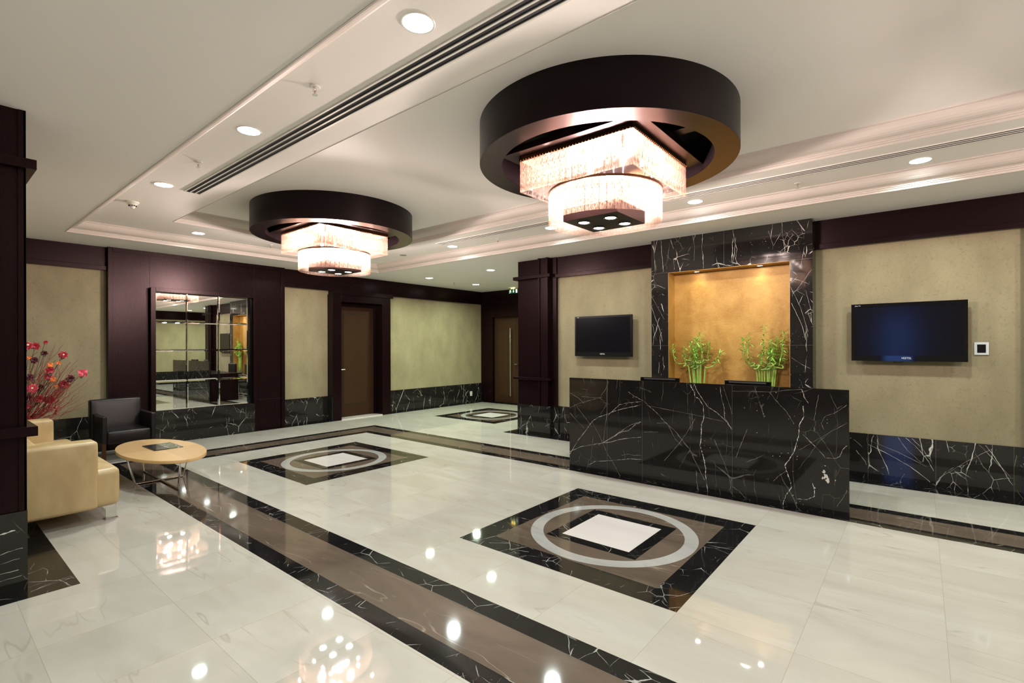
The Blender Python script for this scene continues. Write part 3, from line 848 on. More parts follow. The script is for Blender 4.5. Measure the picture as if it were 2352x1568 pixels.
    for x, y in ((-.20, -.20), (.20, -.20), (.20, .20), (-.20, .20)):
        b = MB(); b.sphere((x, y, Z(2.66)), .020, 12, 8); b.build('bulb', 'bulb', t)
        b = MB(); b.tube([(x, y, Z(2.60)), (x, y, Z(2.645))], .010, 8); b.build('lamp_socket', 'chrome', t)
        light('bulb_light', 'POINT', (x * .45, y * .45, Z(2.68)), P_CH_LOW * .5, C_WARM, t, shadow_soft_size=.035)
    return t
ch = chandelier(3.58, 1.985, 'large square and round crystal chandelier in the nearer dark ceiling ring')
c2 = copy_tree(ch); c2.location = (3.60, 6.03, ZC); tag(c2, 'crystal chandelier in the farther dark ceiling ring, before the mirror wall')
c3 = copy_tree(ch); c3.location = (3.60, -2.13, ZC); tag(c3, 'crystal chandelier in the third dark ceiling ring, outside the photographed part of the lobby')

# ------------------------------------------------------------------ niche spots
for i, y in enumerate((2.344, 1.56)):
    t = tag(empty('niche_spotlight', (6.755, y, NI[3] - .006)), 'small lit halogen spotlight in the %s of the gold niche ceiling' % ('left half', 'right half')[i], 'spotlight', 'niche ceiling spotlights')
    b = MB(); b.lathe([(.040, 0), (.042, -.004), (.034, -.006), (.030, -.002)], n=24); b.build('trim_ring', 'chrome', t)
    b = MB(); b.lathe([(.0001, -.0015), (.032, -.0015)], n=24); b.build('lens', 'spot', t)
    light('spot_light', 'SPOT', (0, 0, -.02), P_NICHE, (1, .88, .70), t, shadow_soft_size=.03, spot_size=math.radians(125), spot_blend=.8)

# ------------------------------------------------------------------ reception desk
XD = 5.19
desk = tag(empty('reception_desk', (XD, 1.93, 0)), 'long reception desk faced with black marble with white veins', 'desk')
b = MB(); b.box(XD, XD + .035, .487, 3.372, 0, 1.108)
b.cur = 1
for y in (2.41, 1.455, 2.85): b.box(XD - .0006, XD + .001, y - .001, y + .001, 0, 1.108)
VE = {'A':[(1.871,1.097),(1.86,1.064),(1.831,1.018),(1.824,0.964),(1.777,0.947),(1.738,0.876),(1.732,0.783),(1.738,0.729),(1.758,0.687),(1.758,0.62),(1.765,0.512),(1.772,0.471),(1.755,0.407),(1.733,0.33),(1.716,0.239),(1.716,0.145),(1.695,0.003)],
'B':[(1.83,1.099),(1.804,1.033),(1.751,0.956),(1.699,0.879),(1.596,0.815),(1.521,0.749),(1.484,0.701),(1.459,0.665)],
'C':[(1.57,1.085),(1.557,0.968),(1.533,0.878),(1.527,0.775),(1.465,0.677)],'D':[(1.545,1.099),(1.507,0.984),(1.477,0.896),(1.459,0.82)],
'E0':[(0.848,1.097),(0.827,1.027),(0.796,0.97)],
'E':[(0.838,0.943),(0.833,0.837),(0.869,0.774),(0.87,0.702),(0.885,0.617),(0.912,0.518),(0.944,0.454),(0.988,0.375),(0.966,0.306),(0.94,0.226),(0.934,0.178),(0.977,0.11),(0.999,0.046),(1.005,0.002)],
'F':[(1.452,1.046),(1.118,1.058),(0.848,1.097)],'G':[(1.118,1.058),(1.04,0.952),(0.975,0.884),(0.911,0.77)],
'H':[(0.838,0.682),(0.766,0.608),(0.686,0.525),(0.666,0.493),(0.588,0.498),(0.559,0.519),(0.53,0.591),(0.502,0.623)],
'I':[(0.87,0.535),(0.766,0.619),(0.607,0.742),(0.501,0.821)],
'J':[(3.37,0.16),(3.256,0.335),(3.127,0.492),(3.055,0.592),(2.966,0.654),(2.863,0.694),(2.761,0.74),(2.646,0.779),(2.423,0.84)],
'L':[(2.829,0.697),(2.744,0.772),(2.695,0.82),(2.581,0.851),(2.423,0.876)],'M':[(2.968,0.324),(2.813,0.418),(2.663,0.525),(2.55,0.603),(2.424,0.652)],
'N':[(2.898,0.363),(2.796,0.42),(2.679,0.508),(2.582,0.533),(2.486,0.617),(2.424,0.644)],'O':[(3.37,0.192),(3.219,0.269),(2.985,0.337),(2.83,0.371),(2.631,0.439),(2.424,0.478)],
'P':[(3.055,0.592),(2.95,0.433),(2.847,0.232),(2.78,0.151),(2.681,0.001)],'Q':[(3.092,0.074),(3.003,0.126),(2.78,0.166),(2.583,0.212),(2.417,0.232)],
'R':[(3.37,0.923),(3.235,0.86),(3.162,0.802)],'R2':[(3.37,0.731),(3.236,0.797),(3.054,0.853),(2.914,0.896)],
'S':[(2.58,0.976),(2.517,0.936),(2.392,0.885),(2.331,0.832),(2.241,0.768),(2.154,0.677),(2.039,0.591),(1.887,0.417),(1.727,0.117)],
'T':[(2.362,0.837),(2.095,0.808),(1.751,0.768),(1.539,0.735)],'U':[(2.155,0.256),(1.983,0.473),(1.886,0.621),(1.818,0.749)],
'V':[(1.629,0.542),(1.584,0.442),(1.522,0.295),(1.485,0.184),(1.461,0.02)],'W':[(1.423,0.386),(1.375,0.521),(1.315,0.68)],
'X':[(1.455,0.099),(1.388,0.059),(1.334,0.006)],'Y':[(0.715,1.051),(0.735,0.927),(0.751,0.821)],'Z':[(0.503,0.233),(0.541,0.146),(0.58,0.076)],
'a':[(3.367,0.675),(3.273,0.588),(3.163,0.504)],'b':[(3.273,0.762),(3.145,0.631),(3.055,0.53)],'c':[(2.827,1.083),(2.879,0.975),(2.931,0.91)],
'd':[(2.844,1.10),(2.854,0.687),(2.88,0.532),(2.898,0.378)],'e':[(2.664,0.242),(2.583,0.268),(2.519,0.262),(2.417,0.276)],
'f':[(0.767,0.249),(0.747,0.188),(0.753,0.129),(0.809,0.094),(0.892,0.084)],'g':[(2.242,0.654),(2.125,0.666),(2.039,0.508),(1.955,0.435)],
'h':[(2.393,0.539),(2.227,0.557)],'i':[(3.198,0.886),(3.054,0.88),(2.948,0.886),(2.862,0.823)],'j':[(0.501,0.979),(0.587,0.904),(0.665,0.863),(0.695,0.802),(0.676,0.746)],
'k':[(1.087,0.213),(1.042,0.269),(0.977,0.328)]}
VW = {'A': .013, 'E': .012, 'E0': .008, 'B': .007, 'J': .008, 'N': .008, 'M': .006, 'L': .006, 'Q': .006, 'O': .006, 'H': .006, 'f': .010, 'C': .005, 'S': .005}
b.cur = 2
rv = random.Random(3)
for k, pts in VE.items():
    w0 = VW.get(k, .0025); q = []
    for i in range(len(pts) - 1):
        for m in range(7):
            t_ = m / 7; q.append((pts[i][0] * (1 - t_) + pts[i + 1][0] * t_ + rv.uniform(-.0025, .0025), pts[i][1] * (1 - t_) + pts[i + 1][1] * t_ + rv.uniform(-.0025, .0025)))
    q.append(pts[-1])
    b.ribbon(q, [max(.0006, w0 * .75 * rv.uniform(-.2, 1.0)) for _ in q], 'X', XD - .0008)
for _ in range(46):      # small flecks of calcite around the big knot and along the main veins
    cy, cz, r_ = rv.choice(((.67, .32, .07), (.85, .1, .07), (.93, .45, .1), (1.75, .5, .05), (1.35, .75, .2), (.7, .9, .15), (2.3, .9, .25)))
    y, z = cy + rv.gauss(0, r_), cz + rv.gauss(0, r_)
    if not (.5 < y < 3.35 and .02 < z < 1.09): continue
    s_ = rv.uniform(.002, .007 if abs(cy - .67) < .01 else .004); n_ = 7
    b.add([(XD - .0009, y + s_ * math.cos(a * 2 * PI / n_) * rv.uniform(.5, 1.4), z + s_ * math.sin(a * 2 * PI / n_) * rv.uniform(.5, 1.4)) for a in range(n_)], [tuple(range(n_))])
for oy, oz, s_ in ((.66, .33, .026), (.645, .295, .022), (.675, .365, .016), (.685, .31, .012)):
    n_ = 12; b.add([(XD - .0009, oy + s_ * math.cos(a * 2 * PI / n_) * rv.uniform(.4, 1.1), oz + s_ * math.sin(a * 2 * PI / n_) * rv.uniform(.5, 1.3)) for a in range(n_)], [tuple(range(n_))])
rel(desk, b).build('marble_front', ['black_desk', 'seam', 'vein'], desk)
b = MB(); b.box(XD + .035, 5.95, .62, .66, 0, .72); b.box(XD + .035, 5.95, 3.33, 3.37, 0, .72); b.box(XD + .035, XD + .055, .62, 3.37, 0, 1.08)
rel(desk, b).build('body_panel', 'wood', desk)
b = MB(); b.box(XD + .035, 6.05, .60, 3.372, .72, .76); rel(desk, b).build('worktop', 'wood_h', desk, .003)
for y in (.70, 2.85):
    b = MB(); b.box(5.45, 5.95, y, y + .42, .03, .72); o = rel(desk, b).build('drawer_pedestal', 'wood', desk)
    for z in (.08, .30, .52):
        b = MB(); b.box(5.95, 5.965, y + .01, y + .41, z, z + .20); rel(desk, b).build('drawer', 'wood_h', o)
# monitors
for y, rz, lab in ((2.335, .10, 'left'), (1.39, -.03, 'right')):
    t = tag(empty('computer_monitor', (5.50, y, .76), rz), 'black computer monitor just showing above the %s half of the reception desk' % lab, 'monitor', 'monitors behind the reception desk')
    hz = .372 if lab == 'left' else .372
    b = MB(); b.box(-.02, .012, -.225, .225, hz - .29, hz); b.build('casing', 'dark_plastic', t, .004)
    b = MB(); b.box(.012, .014, -.21, .21, hz - .27, hz - .015); b.build('screen', 'screen', t)
    b = MB(); b.box(-.0215, -.020, -.18, .18, hz - .022, hz - .010); b.build('rear_grille', 'steel', t)
    b = MB(); b.tube([(-.02, 0, .01), (-.02, 0, .15)], .02, 10); b.lathe([(.0001, 0), (.12, 0), (.11, .012), (.0001, .014)], n=24); b.build('stand', 'dark_plastic', t)
# office chairs behind the desk
def office_chair(x, y, rz, lab):
    t = tag(empty('office_chair', (x, y, 0), rz), lab, 'chair', 'office chairs behind the reception desk')
    b = MB(); b.box(-.24, .24, -.24, .24, .43, .50); b.build('seat', 'dleather', t, .025, 3)
    b = MB(); b.box(.20, .26, -.22, .22, .52, .98); b.build('backrest', 'dleather', t, .025, 3)
    for s_ in (-1, 1):
        b = MB(); b.tube([(.18, s_ * .22, .46), (.18, s_ * .28, .50), (.16, s_ * .29, .66), (.05, s_ * .29, .70), (-.12, s_ * .29, .69), (-.17, s_ * .29, .62)], .012, 8); b.build('armrest', 'chrome', t)
    b = MB(); b.tube([(0, 0, .10), (0, 0, .43)], .028, 12); b.build('gas_lift', 'chrome', t)
    for k in range(5):
        a = k * 2 * PI / 5; b = MB(); b.tube([(0, 0, .11), (.27 * math.cos(a), .27 * math.sin(a), .065)], [.022, .014], 8); b.sphere((.27 * math.cos(a), .27 * math.sin(a), .028), .028, 10, 6); b.build('base_arm', 'chrome', t)
office_chair(6.28, 2.55, .2, 'black office chair with chrome armrests behind the desk, left of the other')
office_chair(6.28, 1.55, -.1, 'black office chair with chrome armrests behind the desk, right of the other')

# ------------------------------------------------------------------ televisions
def text(s_, size, mat, parent, loc, rot, ext=.0004):
    c = bpy.data.curves.new('lettering', 'FONT'); c.body = s_; c.size = size; c.extrude = ext; c.align_x = 'CENTER'; c.align_y = 'CENTER'
    tmp = bpy.data.objects.new('lettering_curve', c); COL.objects.link(tmp)
    bpy.context.view_layer.update()
    me = bpy.data.meshes.new_from_object(tmp.evaluated_get(bpy.context.evaluated_depsgraph_get()))
    bpy.data.objects.remove(tmp); bpy.data.curves.remove(c)
    me.materials.clear(); me.materials.append(M[mat])
    o = bpy.data.objects.new('lettering', me); COL.objects.link(o); o.parent = parent; o.location = loc; o.rotation_euler = rot; return o
def tv(px, y0, y1, z0, z1, label, glossy, big):
    cy, cz = (y0 + y1) / 2, (z0 + z1) / 2; W_, H_ = y1 - y0, z1 - z0
    t = tag(empty('television', (px, cy, cz)), label, 'television', 'wall televisions')
    bz, bb = (.034, .058) if big else (.028, .068)
    b = MB()
    # bezel ring with a deeper body behind it
    o_ = [(-W_ / 2, -H_ / 2), (W_ / 2, -H_ / 2), (W_ / 2, H_ / 2), (-W_ / 2, H_ / 2)]
    i_ = [(-W_ / 2 + bz, -H_ / 2 + bb), (W_ / 2 - bz, -H_ / 2 + bb), (W_ / 2 - bz, H_ / 2 - bz), (-W_ / 2 + bz, H_ / 2 - bz)]
    v_ = [(0, y, z) for y, z in o_] + [(.0, y, z) for y, z in i_] + [(.004, y, z) for y, z in i_] + [(.03, y, z) for y, z in o_]
    f = []
    for k in range(4):
        j = (k + 1) % 4; f += [(k, j, 4 + j, 4 + k), (4 + k, 4 + j, 8 + j, 8 + k), (k, 12 + k, 12 + j, j)]
    f += [(12, 15, 14, 13)]
    b.add(v_, f); b.build('bezel', 'gloss' if glossy else 'dark_plastic', t)
    b = MB(); b.box(.005, .012, -W_ / 2 + bz, W_ / 2 - bz, -H_ / 2 + bb, H_ / 2 - bz); b.build('screen', 'screen', t)
    b = MB(); b.box(.03, .065, -W_ * .42, W_ * .42, -H_ * .42, H_ * .38); b.build('rear_shell', 'dark_plastic', t, .01)
    b = MB(); b.box(.065, XR - px, -.2, .2, -.15, .15); b.build('wall_bracket', 'black_metal', t)
    text('VESTEL', .028, 'text', t, (-.0005, .0, -H_ / 2 + bb * .55), (PI / 2, 0, -PI / 2))
    text('Slim TV' if big else 'LCD', .017, 'text', t, (-.0005, W_ / 2 - .06, H_ / 2 - bz * .6), (PI / 2, 0, -PI / 2))
    if big:
        b = MB(); b.tube([(.05, .13, -H_ / 2 + .05), (.03, .10, -H_ / 2 - .02), (.04, .05, -H_ / 2 - .012), (.05, -.02, -H_ / 2 + .02)], .003, 6); b.build('cable', 'dark_plastic', t)
    return t
K = 6.76 / 6.865
def zz(z): return 1.5 + (z - 1.5) * K
tv(6.76, -.371 * K, .620 * K, zz(1.322), zz(1.963), 'large glossy black wall television on the beige wall right of the desk', True, True)
tv(6.76, 3.349 * K, 4.352 * K, zz(1.334), zz(1.972), 'matt black wall television on the beige wall left of the marble niche', False, False)

# switch and outlet
t = tag(empty('thermostat_panel', (XR, -.470, 1.46)), 'square silver wall control with dark centre right of the large television', 'wall control')
b = MB(); b.box(-.012, 0, -.055, .055, -.064, .064); b.build('cover_plate', plain('silver_plastic', srgb(190, 192, 190), .35), t, .003)
b = MB(); b.box(-.014, -.012, -.032, .032, -.042, .042); b.build('display', 'dark_plastic', t)
t = tag(empty('wall_socket', (9.52, Y1 - .012, .235)), 'white double wall socket low on the black marble', 'socket')
b = MB(); b.box(-.04, .04, -.010, 0, -.06, .06); b.build('cover_plate', 'plastic', t, .003)
for z in (-.028, .028):
    b = MB(); b.box(-.018, .018, -.0108, -.0102, z - .016, z + .016); b.build('socket_face', plain('socket_grey', srgb(170, 170, 165), .5), t)

# exit sign hanging below the far ceiling
t = tag(empty('exit_sign', (9.70, 7.97, 2.955)), 'small green emergency exit sign with running figure, arrow and door', 'sign')
b = MB(); b.box(-.03, .03, -.16, .16, -.012, .018); b.build('housing', 'steel', t, .003)
b = MB(); b.box(-.004, .004, -.155, .155, -.125, -.012); b.build('green_panel', 'exit_green', t)
b = MB(); X_ = -.0048
def pf(pts): b.add([(X_, y, z) for y, z in pts], [tuple(range(len(pts)))])
pf([(-.125, -.112), (-.075, -.112), (-.075, -.024), (-.125, -.024)])
pf([(-.012, -.03), (.012, -.03), (.012, -.075), (-.012, -.075)]); pf([(-.03, -.072), (.03, -.072), (0, -.11)])
pf([(.105 + .011 * math.cos(a * PI / 4), -.034 + .011 * math.sin(a * PI / 4)) for a in range(8)])
pf([(.115, -.048), (.085, -.045), (.092, -.078), (.115, -.08)]); pf([(.115, -.078), (.10, -.078), (.12, -.115), (.135, -.112)]); pf([(.10, -.078), (.09, -.075), (.07, -.095), (.078, -.108)])
pf([(.115, -.05), (.14, -.065), (.135, -.073), (.11, -.06)]); pf([(.09, -.047), (.065, -.06), (.07, -.068), (.092, -.056)])
b.build('pictogram', 'exit_pic', t)
for y in (-.035, .035):
    b = MB(); b.sphere((-.034, y, .0), .016, 10, 6); b.build('lamp', 'exit_led', t)

# ------------------------------------------------------------------ sofa
sofa = tag(empty('beige_sofa', (.84, 6.45, 0)), 'beige leather sofa with chrome feet beside the dark pillar', 'sofa')
def soft(name, x0, x1, y0, y1, z0, z1, r, parent, mat='beige', puff=0.0, seg=4):
    """cushion-like block with a rounded edge; puff swells the faces"""
    me = bpy.data.meshes.new(name); bm = bmesh.new()
    bmesh.ops.create_cube(bm, size=1)
    for v_ in bm.verts:
        v_.co = ((x0 + x1) / 2 + v_.co.x * (x1 - x0), (y0 + y1) / 2 + v_.co.y * (y1 - y0), (z0 + z1) / 2 + v_.co.z * (z1 - z0))
    bmesh.ops.bevel(bm, geom=list(bm.edges), offset=r, segments=seg, profile=.5, affect='EDGES')
    if puff:
        bmesh.ops.subdivide_edges(bm, edges=[e for e in bm.edges if e.calc_length() > .15], cuts=7, use_grid_fill=True)
        c = ((x0 + x1) / 2, (y0 + y1) / 2, (z0 + z1) / 2); hs = ((x1 - x0) / 2, (y1 - y0) / 2, (z1 - z0) / 2)
        for v_ in bm.verts:
            u = [(v_.co[i] - c[i]) / hs[i] for i in range(3)]
            for i in range(3):
                j, k = (i + 1) % 3, (i + 2) % 3
                if abs(u[i]) > .5:
                    v_.co[i] += puff * (1 if u[i] > 0 else -1) * max(0, 1 - u[j] ** 2) * max(0, 1 - u[k] ** 2)
    for f in bm.faces: f.smooth = True
    bm.to_mesh(me); bm.free(); me.materials.append(M[mat])
    o = bpy.data.objects.new(name, me); COL.objects.link(o)
    if not puff: wn(o)
    if parent is not None:
        for v_ in me.vertices: v_.co = v_.co - parent.location if not parent.rotation_euler.z else v_.co
        o.parent = parent
    return o
soft('arm', .485, 1.02, 5.40, 5.60, .128, .704, .030, sofa, puff=.006)
soft('arm', .485, 1.02, 7.44, 7.64, .128, .704, .030, sofa, puff=.006)
soft('seat_base', .50, 1.06, 5.60, 7.44, .128, .30, .02, sofa)
soft('backrest', .485, .68, 5.58, 7.46, .20, .700, .04, sofa, puff=.01)
soft('seat_cushion', .66, 1.175, 5.43, 6.52, .128, .455, .045, sofa, puff=.012)
soft('seat_cushion', .66, 1.175, 6.52, 7.61, .128, .455, .045, sofa, puff=.012)
for x, y in ((1.125, 5.50), (1.125, 7.54), (.56, 5.50), (.56, 7.54)):
    b = MB()
    x_, y_ = x - .84, y - 6.45
    b.box(x_ - .040, x_ + .034, y_ - .006, y_ + .000, .006, .13); b.box(x_ - .045, x_ + .045, y_ - .03, y_ + .05, 0, .008)
    b.box(x_ - .040, x_ + .034, y_, y_ + .045, .120, .13); b.tube([(x_ + .034, y_ - .003, .008), (x_ + .030, y_ - .003, .13)], .004, 8)
    b.build('foot', 'chrome', sofa)

# ------------------------------------------------------------------ dark armchair
ac = tag(empty('armchair', (1.86, 8.45, 0)), 'dark brown leather armchair with square arms between sofa and mirror', 'armchair')
soft('arm', 1.572, 1.625, 8.14, 8.76, .25, .603, .012, ac, 'dleather')
soft('arm', 2.10, 2.155, 8.14, 8.76, .25, .603, .012, ac, 'dleather')
soft('seat', 1.625, 2.10, 8.14, 8.70, .24, .402, .022, ac, 'dleather', .008)
bk = soft('backrest', 1.545, 2.115, 8.62, 8.74, .26, .785, .022, ac, 'dleather', .006)
for v_ in bk.data.vertices: v_.co.y += max(0, v_.co.z - .4) * .12
for x in (1.575, 2.11):
    for y in (8.145, 8.70):
        b = MB(); b.box(x - 1.86, x + .042 - 1.86, y - 8.45, y + .045 - 8.45, 0, .26); b.build('leg', wood('chair_leg_walnut', srgb(52, 30, 20), srgb(70, 44, 30), .35) if 'cl' not in M else M['cl'], ac, .002)
        M['cl'] = bpy.data.materials['chair_leg_walnut']

# ------------------------------------------------------------------ oval table
TX, TY, TZ = 1.795, 6.62, .357
tb = tag(empty('coffee_table', (TX, TY, 0)), 'low oval maple coffee table on crossed chrome legs', 'table')
n = 96; A_, B_ = .368, .83
for q in range(4):     # quartered veneer, four sectors
    b = MB(); k0 = q * n // 4; ks = range(k0, k0 + n // 4 + 1)
    e = [(A_ * math.cos(2 * PI * k / n), B_ * math.sin(2 * PI * k / n)) for k in ks]
    b.add([(0, 0, TZ)] + [(x, y, TZ) for x, y in e], [(0, i, i + 1) for i in range(1, len(e))])
    b.build('veneer_quarter', ('maple', 'maple2')[q % 2], tb)
b = MB()
def ell(s_, z): return [(s_ * A_ * math.cos(2 * PI * k / n), s_ * B_ * math.sin(2 * PI * k / n), z) for k in range(n)]
R_ = [ell(1, TZ - .0005), ell(1.003, TZ - .004), ell(1.003, TZ - .030), ell(.99, TZ - .034)]
v_ = [p for r_ in R_ for p in r_]; f = []
for i in range(3):
    for k in range(n): f.append((i * n + k, i * n + (k + 1) % n, (i + 1) * n + (k + 1) % n, (i + 1) * n + k))
f.append(tuple(3 * n + k for k in range(n))); f.append(tuple(range(n)))
b.add(v_, f, True); b.build('tabletop_edge', 'maple', tb)
for pa, pb in (((-.235, 0), (.225, 0)), ((0, .62), (0, -.58))):
    b = MB(); r_ = .0105
    ta = (pa[0] * 1.32, pa[1] * 1.12, TZ - .034); tc = (pb[0] * 1.32, pb[1] * 1.12, TZ - .034)
    b.tube([ta, (pa[0], pa[1], r_ + .004), (pa[0] * .97, pa[1] * .97, r_), (pb[0] * .97, pb[1] * .97, r_), (pb[0], pb[1], r_ + .004), tc], r_, 12); b.build('leg_frame', 'chrome', tb)
b = MB()
for k in range(3):
    b.box(-.140 + .002 * k, .140 - .001 * k, -.205, .205, .003 * k, .003 * k + .0028)
mg = b.build('magazine', 'mag', None, loc=(1.845, 6.735, TZ + .0005)); mg.rotation_euler = (0, 0, .03)
tag(mg, 'magazine with a dark glossy cover lying on the oval table', 'magazine')

# ------------------------------------------------------------------ lucky bamboo in the niche
def leaf(b, p, d, l, w_, droop=.3):
    d = Vector(d).normalized(); p = Vector(p)
    side = d.cross(Vector((0, 0, 1))); side = side.normalized() if side.length > .01 else Vector((0, 1, 0))
    a = p; L = []; R_ = []
    for i in range(5):
        t_ = i / 4; ww = w_ * math.sin(PI * min(1, t_ * .9 + .08)) * .5
        c = p + d * l * t_ + Vector((0, 0, -droop * l * t_ * t_))
        L.append(c + side * ww); R_.append(c - side * ww + Vector((0, 0, ww * .3)))
    b.add(L + R_, [(i, i + 1, 5 + i + 1, 5 + i) for i in range(4)], True)
def bamboo(cy, tops, label, seed):
    rnd = random.Random(seed)
    t = tag(empty('lucky_bamboo', (6.75, cy, NI[2] + .006)), label, 'plant', 'lucky bamboo bundles in the niche')
    b = MB(); b.lathe([(.0001, 0), (.055, 0), (.062, .01), (.070, .26), (.066, .26), (.058, .014), (.0001, .014)], n=28); b.build('vase', 'glassvase', t)
    for i, (dy, zt, dx) in enumerate(tops):
        zt -= NI[2] + .006; hy = dy * .68
        zb = .66 + rnd.uniform(-.03, .05)
        # straight stalk, then a curl, then an upright shoot
        y0_, x0_ = dy * .18 + rnd.uniform(-.012, .012), rnd.uniform(-.02, .02)
        y1_, x1_ = dy * .50 + rnd.uniform(-.02, .02), dx * .4
        pts = [(x0_, y0_, .02)]
        for k in range(1, 8):
            u = k / 7; pts.append((x0_ + (x1_ - x0_) * u, y0_ + (y1_ - y0_) * u, .02 + (zb + .06 - .02) * u))
        s_ = MB(); rr = [.0088] * len(pts)
        s_.tube(pts, rr, 8)
        for k in range(5):
            u = (k + .5) / 5; p = (x0_ + (x1_ - x0_) * u, y0_ + (y1_ - y0_) * u, .02 + (zb + .04) * u)
            s_.tube([(p[0], p[1], p[2] - .003), (p[0], p[1], p[2] + .003)], .0104, 8)
        # curl outward
        c = []; ang0 = rnd.uniform(0, 6)
        for k in range(22):
            u = k / 21; a = ang0 + u * 2 * PI * 1.3
            c.append((max(-.09, min(.07, x1_ + .032 * math.cos(a) * (1 - .2 * u) + (dx - x1_) * u - .032 * math.cos(ang0))), y1_ + .038 * (math.sin(a) - math.sin(ang0)) + (dy - y1_) * u, zb + .055 + .065 * u + .012 * math.sin(a * 1.6)))
        s_.tube(c, [.0075 - .002 * k / 21 for k in range(22)], 8)
        e = c[-1]; n_ = 6; sh = []
        for k in range(n_ + 1):
            u = k / n_; sh.append((e[0] + rnd.uniform(-.004, .004), e[1] + (dy * .12 + .02 * math.sin(i * 2.1)) * u + .012 * math.sin(3 * u + i), e[2] + (zt - e[2]) * u))
        s_.tube(sh, [.006 - .004 * k / n_ for k in range(n_ + 1)], 6)
        stem = s_.build('stalk', 'bamboo', t)
        lf = MB(); m = int(14 + (zt - e[2]) * 80)
        for k in range(m):
            u = (k + .5) / m; j = min(n_ - 1, int(u * n_)); p = sh[j]; q = sh[j + 1]; w2 = u * n_ - j
            pp = tuple(p[a] * (1 - w2) + q[a] * w2 for a in range(3)); a = rnd.uniform(0, 2 * PI)
            dd = (math.cos(a) * .5 - .15, math.sin(a) * 1.1, rnd.uniform(.1, 1.3))
            l = rnd.uniform(.055, .105)
            if pp[0] + dd[0] * l > .08: dd = (-abs(dd[0]), dd[1], dd[2])
            leaf(lf, pp, dd, l, rnd.uniform(.013, .021), rnd.uniform(0, .9))
        lf.build('leaves', 'leaf', stem)
bamboo(2.33, [(.27, 1.50, -.03), (.17, 1.47, .0), (.10, 1.55, -.05), (.04, 1.62, .02), (.0, 1.66, -.03), (-.05, 1.60, -.05), (-.03, 1.48, -.07), (-.10, 1.50, .02), (-.22, 1.42, -.04), (.07, 1.44, -.07)],
       'lucky bamboo bundle with curled stalks in the left side of the gold niche', 4)
bamboo(1.50, [(.18, 1.60, -.03), (.13, 1.62, -.05), (.05, 1.76, -.03), (.01, 1.50, .02), (-.04, 1.56, -.05), (-.09, 1.46, -.06), (-.16, 1.60, .0), (-.18, 1.67, -.03), (.09, 1.45, -.07), (-.22, 1.50, -.02), (-.02, 1.42, -.07)],
       'taller lucky bamboo bundle in the right side of the gold niche', 9)

# ------------------------------------------------------------------ red flower arrangement
FY = 8.5; BX, BZ = .80, .42
fa = tag(empty('flower_arrangement', (BX, FY, 0)), 'tall arrangement of crimson silk flowers and red twigs behind the sofa', 'flowers')
b = MB(); b.lathe([(.0001, 0), (.10, 0), (.13, .06), (.14, .18), (.09, .36), (.075, .42), (.085, .44), (.07, .44), (.06, .40), (.0001, .38)], n=32); b.build('vase', 'vase', fa)
rf = random.Random(12)
b = MB()
def wig(p0, p1, n_, amp):
    out = []
    for k in range(n_ + 1):
        u = k / n_; a = amp * math.sin(PI * u) + amp * .3
        out.append(tuple(p0[i] * (1 - u) + p1[i] * u + (rf.uniform(-a, a) if 0 < k else 0) for i in range(3)))
    return out
for k in range(95):
    ang = rf.uniform(-.25, 1.12); L_ = rf.uniform(.62, 1.16) * (1.0 if ang < .6 else .82)
    tip = (math.sin(ang) * L_, rf.uniform(-.22, .25), .42 + math.cos(ang) * L_ * 1.02)
    b.tube(wig((rf.uniform(-.03, .03), rf.uniform(-.03, .03), .40), tip, 9, .026), [.0036 - .00025 * i for i in range(10)], 5)
    if k % 2 == 0:
        for j in range(3):
            u = rf.uniform(.55, .85); p = tuple((0, 0, .4)[i] * (1 - u) + tip[i] * u for i in range(3))
            b.tube(wig(p, (p[0] + rf.uniform(-.02, .15), p[1] + rf.uniform(-.08, .08), p[2] + rf.uniform(.06, .18)), 5, .014), .0019, 4)
tw = b.build('twigs', 'twig', fa)
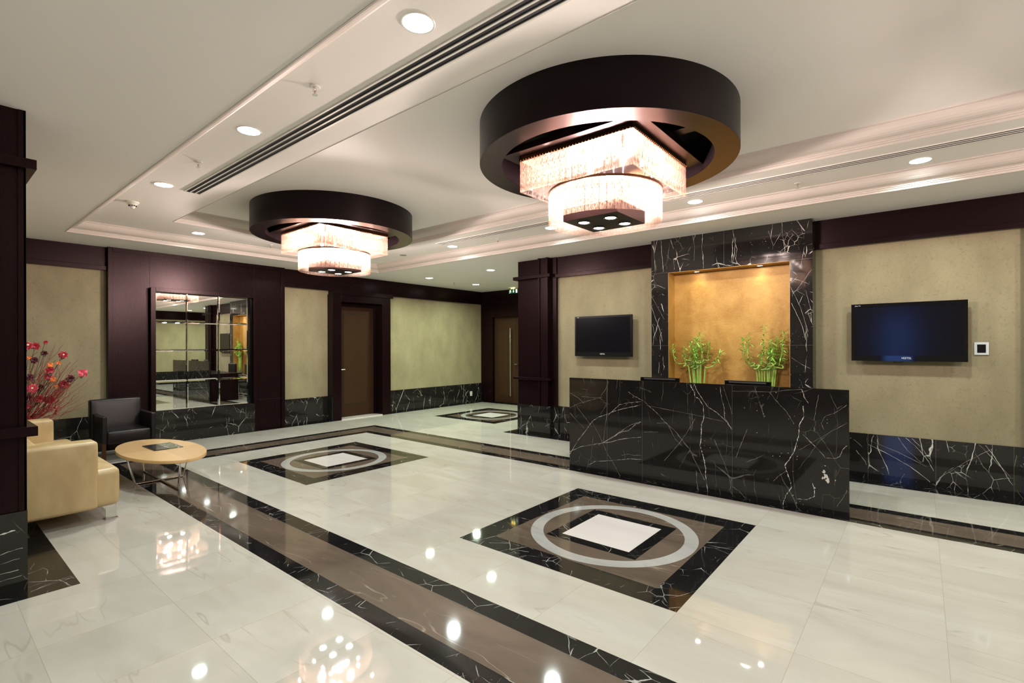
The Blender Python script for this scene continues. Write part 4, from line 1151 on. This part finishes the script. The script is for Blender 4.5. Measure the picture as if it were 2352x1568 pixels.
def flower(c, r_, mat, n_pet, seed, center=None, leafy=False):
    rr = random.Random(seed); f_ = MB(); C_ = Vector(c)
    axis = Vector((rr.uniform(-.3, .5), -1, rr.uniform(-.1, .5))).normalized()
    a1 = axis.orthogonal().normalized(); a2 = axis.cross(a1)
    layers = ((1.0, n_pet, .25), (.72, max(3, n_pet - 1), .7), (.45, 3, 1.2)) if n_pet > 4 else ((1.0, n_pet, .3),)
    for sc_, n_, lift in layers:
        for k in range(n_):
            th = 2 * PI * k / n_ + rr.uniform(-.2, .2); dr = a1 * math.cos(th) + a2 * math.sin(th); sd = axis.cross(dr)
            v_ = []; m_ = 5
            for i in range(m_):
                u = i / (m_ - 1); wd = r_ * sc_ * .48 * math.sin(PI * min(1, .12 + u * .86)); pt = C_ + dr * r_ * sc_ * u + axis * r_ * sc_ * (lift * u - .35 * u * u)
                v_ += [pt - sd * wd + axis * wd * .35, pt, pt + sd * wd + axis * wd * .35]
            f_.add(v_, [(i * 3 + j, i * 3 + j + 1, i * 3 + j + 4, i * 3 + j + 3) for i in range(m_ - 1) for j in range(2)], True)
    f_.cur = 0; mats = [mat]
    if center: f_.cur = 1; f_.sphere(C_ + axis * r_ * .35, r_ * .22, 8, 6); mats.append(center)
    o = f_.build('flower', mats, fa)
    b_ = MB(); b_.tube(wig((0, 0, .40), tuple(C_ - axis * .01), 7, .006), .0028, 5); b_.build('stem', 'green', o)
    if leafy:
        b_ = MB(); leaf(b_, C_ - axis * .01, (rr.uniform(-.3, .1), -.4, -1), r_ * 1.3, r_ * .9, 0); b_.build('leaf', 'green', o)
FL = [((.925, 1.525), .060, 'petal', 7, 1, 0), ((1.00, 1.518), .050, 'petal', 6, 0, 0), ((1.09, 1.565), .028, 'petal', 5, 0, 0), ((1.078, 1.428), .038, 'petal_dark', 6, 0, 1), ((.985, 1.345), .045, 'petal_dark', 7, 0, 0),
      ((1.250, 1.405), .052, 'petal', 7, 1, 1), ((1.125, 1.215), .055, 'petal', 6, 0, 1), ((1.118, 1.135), .050, 'petal_pink', 6, 0, 1), ((1.315, 1.100), .052, 'petal_dark', 7, 0, 0), ((1.262, 1.025), .058, 'petal', 8, 0, 1),
      ((1.450, 1.165), .062, 'petal_pink', 4, 0, 1), ((.960, .998), .062, 'petal_pink', 8, 1, 0), ((1.045, .995), .050, 'petal_dark', 7, 0, 0), ((.945, 1.135), .050, 'petal_dark', 6, 0, 0), ((1.03, .860), .060, 'petal', 8, 0, 1),
      ((1.130, .840), .062, 'petal', 8, 0, 0), ((.945, .88), .05, 'petal_dark', 7, 0, 0), ((.90, .78), .05, 'petal', 7, 0, 0), ((1.125, 1.285), .036, 'orange', 4, 0, 0), ((1.205, 1.305), .028, 'orange', 4, 0, 0), ((1.186, 1.01), .022, 'orange', 4, 0, 0), ((1.155, 1.10), .036, 'orange', 4, 0, 0), ((.94, 1.375), .026, 'orange', 4, 0, 0)]
for i, ((x, z), r_, mat, n_, cen, lf_) in enumerate(FL):
    flower((x - BX, rf.uniform(-.04, .04) - .02, z), r_, mat, n_, 40 + i, 'cream_fleck' if cen else None, bool(lf_))
b = MB()
for k in range(70):
    u = rf.random(); x, z = .10 + .30 * u + rf.gauss(0, .02), .70 - BZ * 0 + rf.gauss(0, .035) - .05 + .06 * u
    leaf(b, (x, rf.uniform(-.08, .05), z), (rf.uniform(-1, 1), -.4, rf.uniform(-.6, .8)), .035, .022, .2)
tag(b.build('small_blossoms', 'petal', fa), 'cluster of tiny crimson blossoms low in the arrangement', None, None, 'stuff')
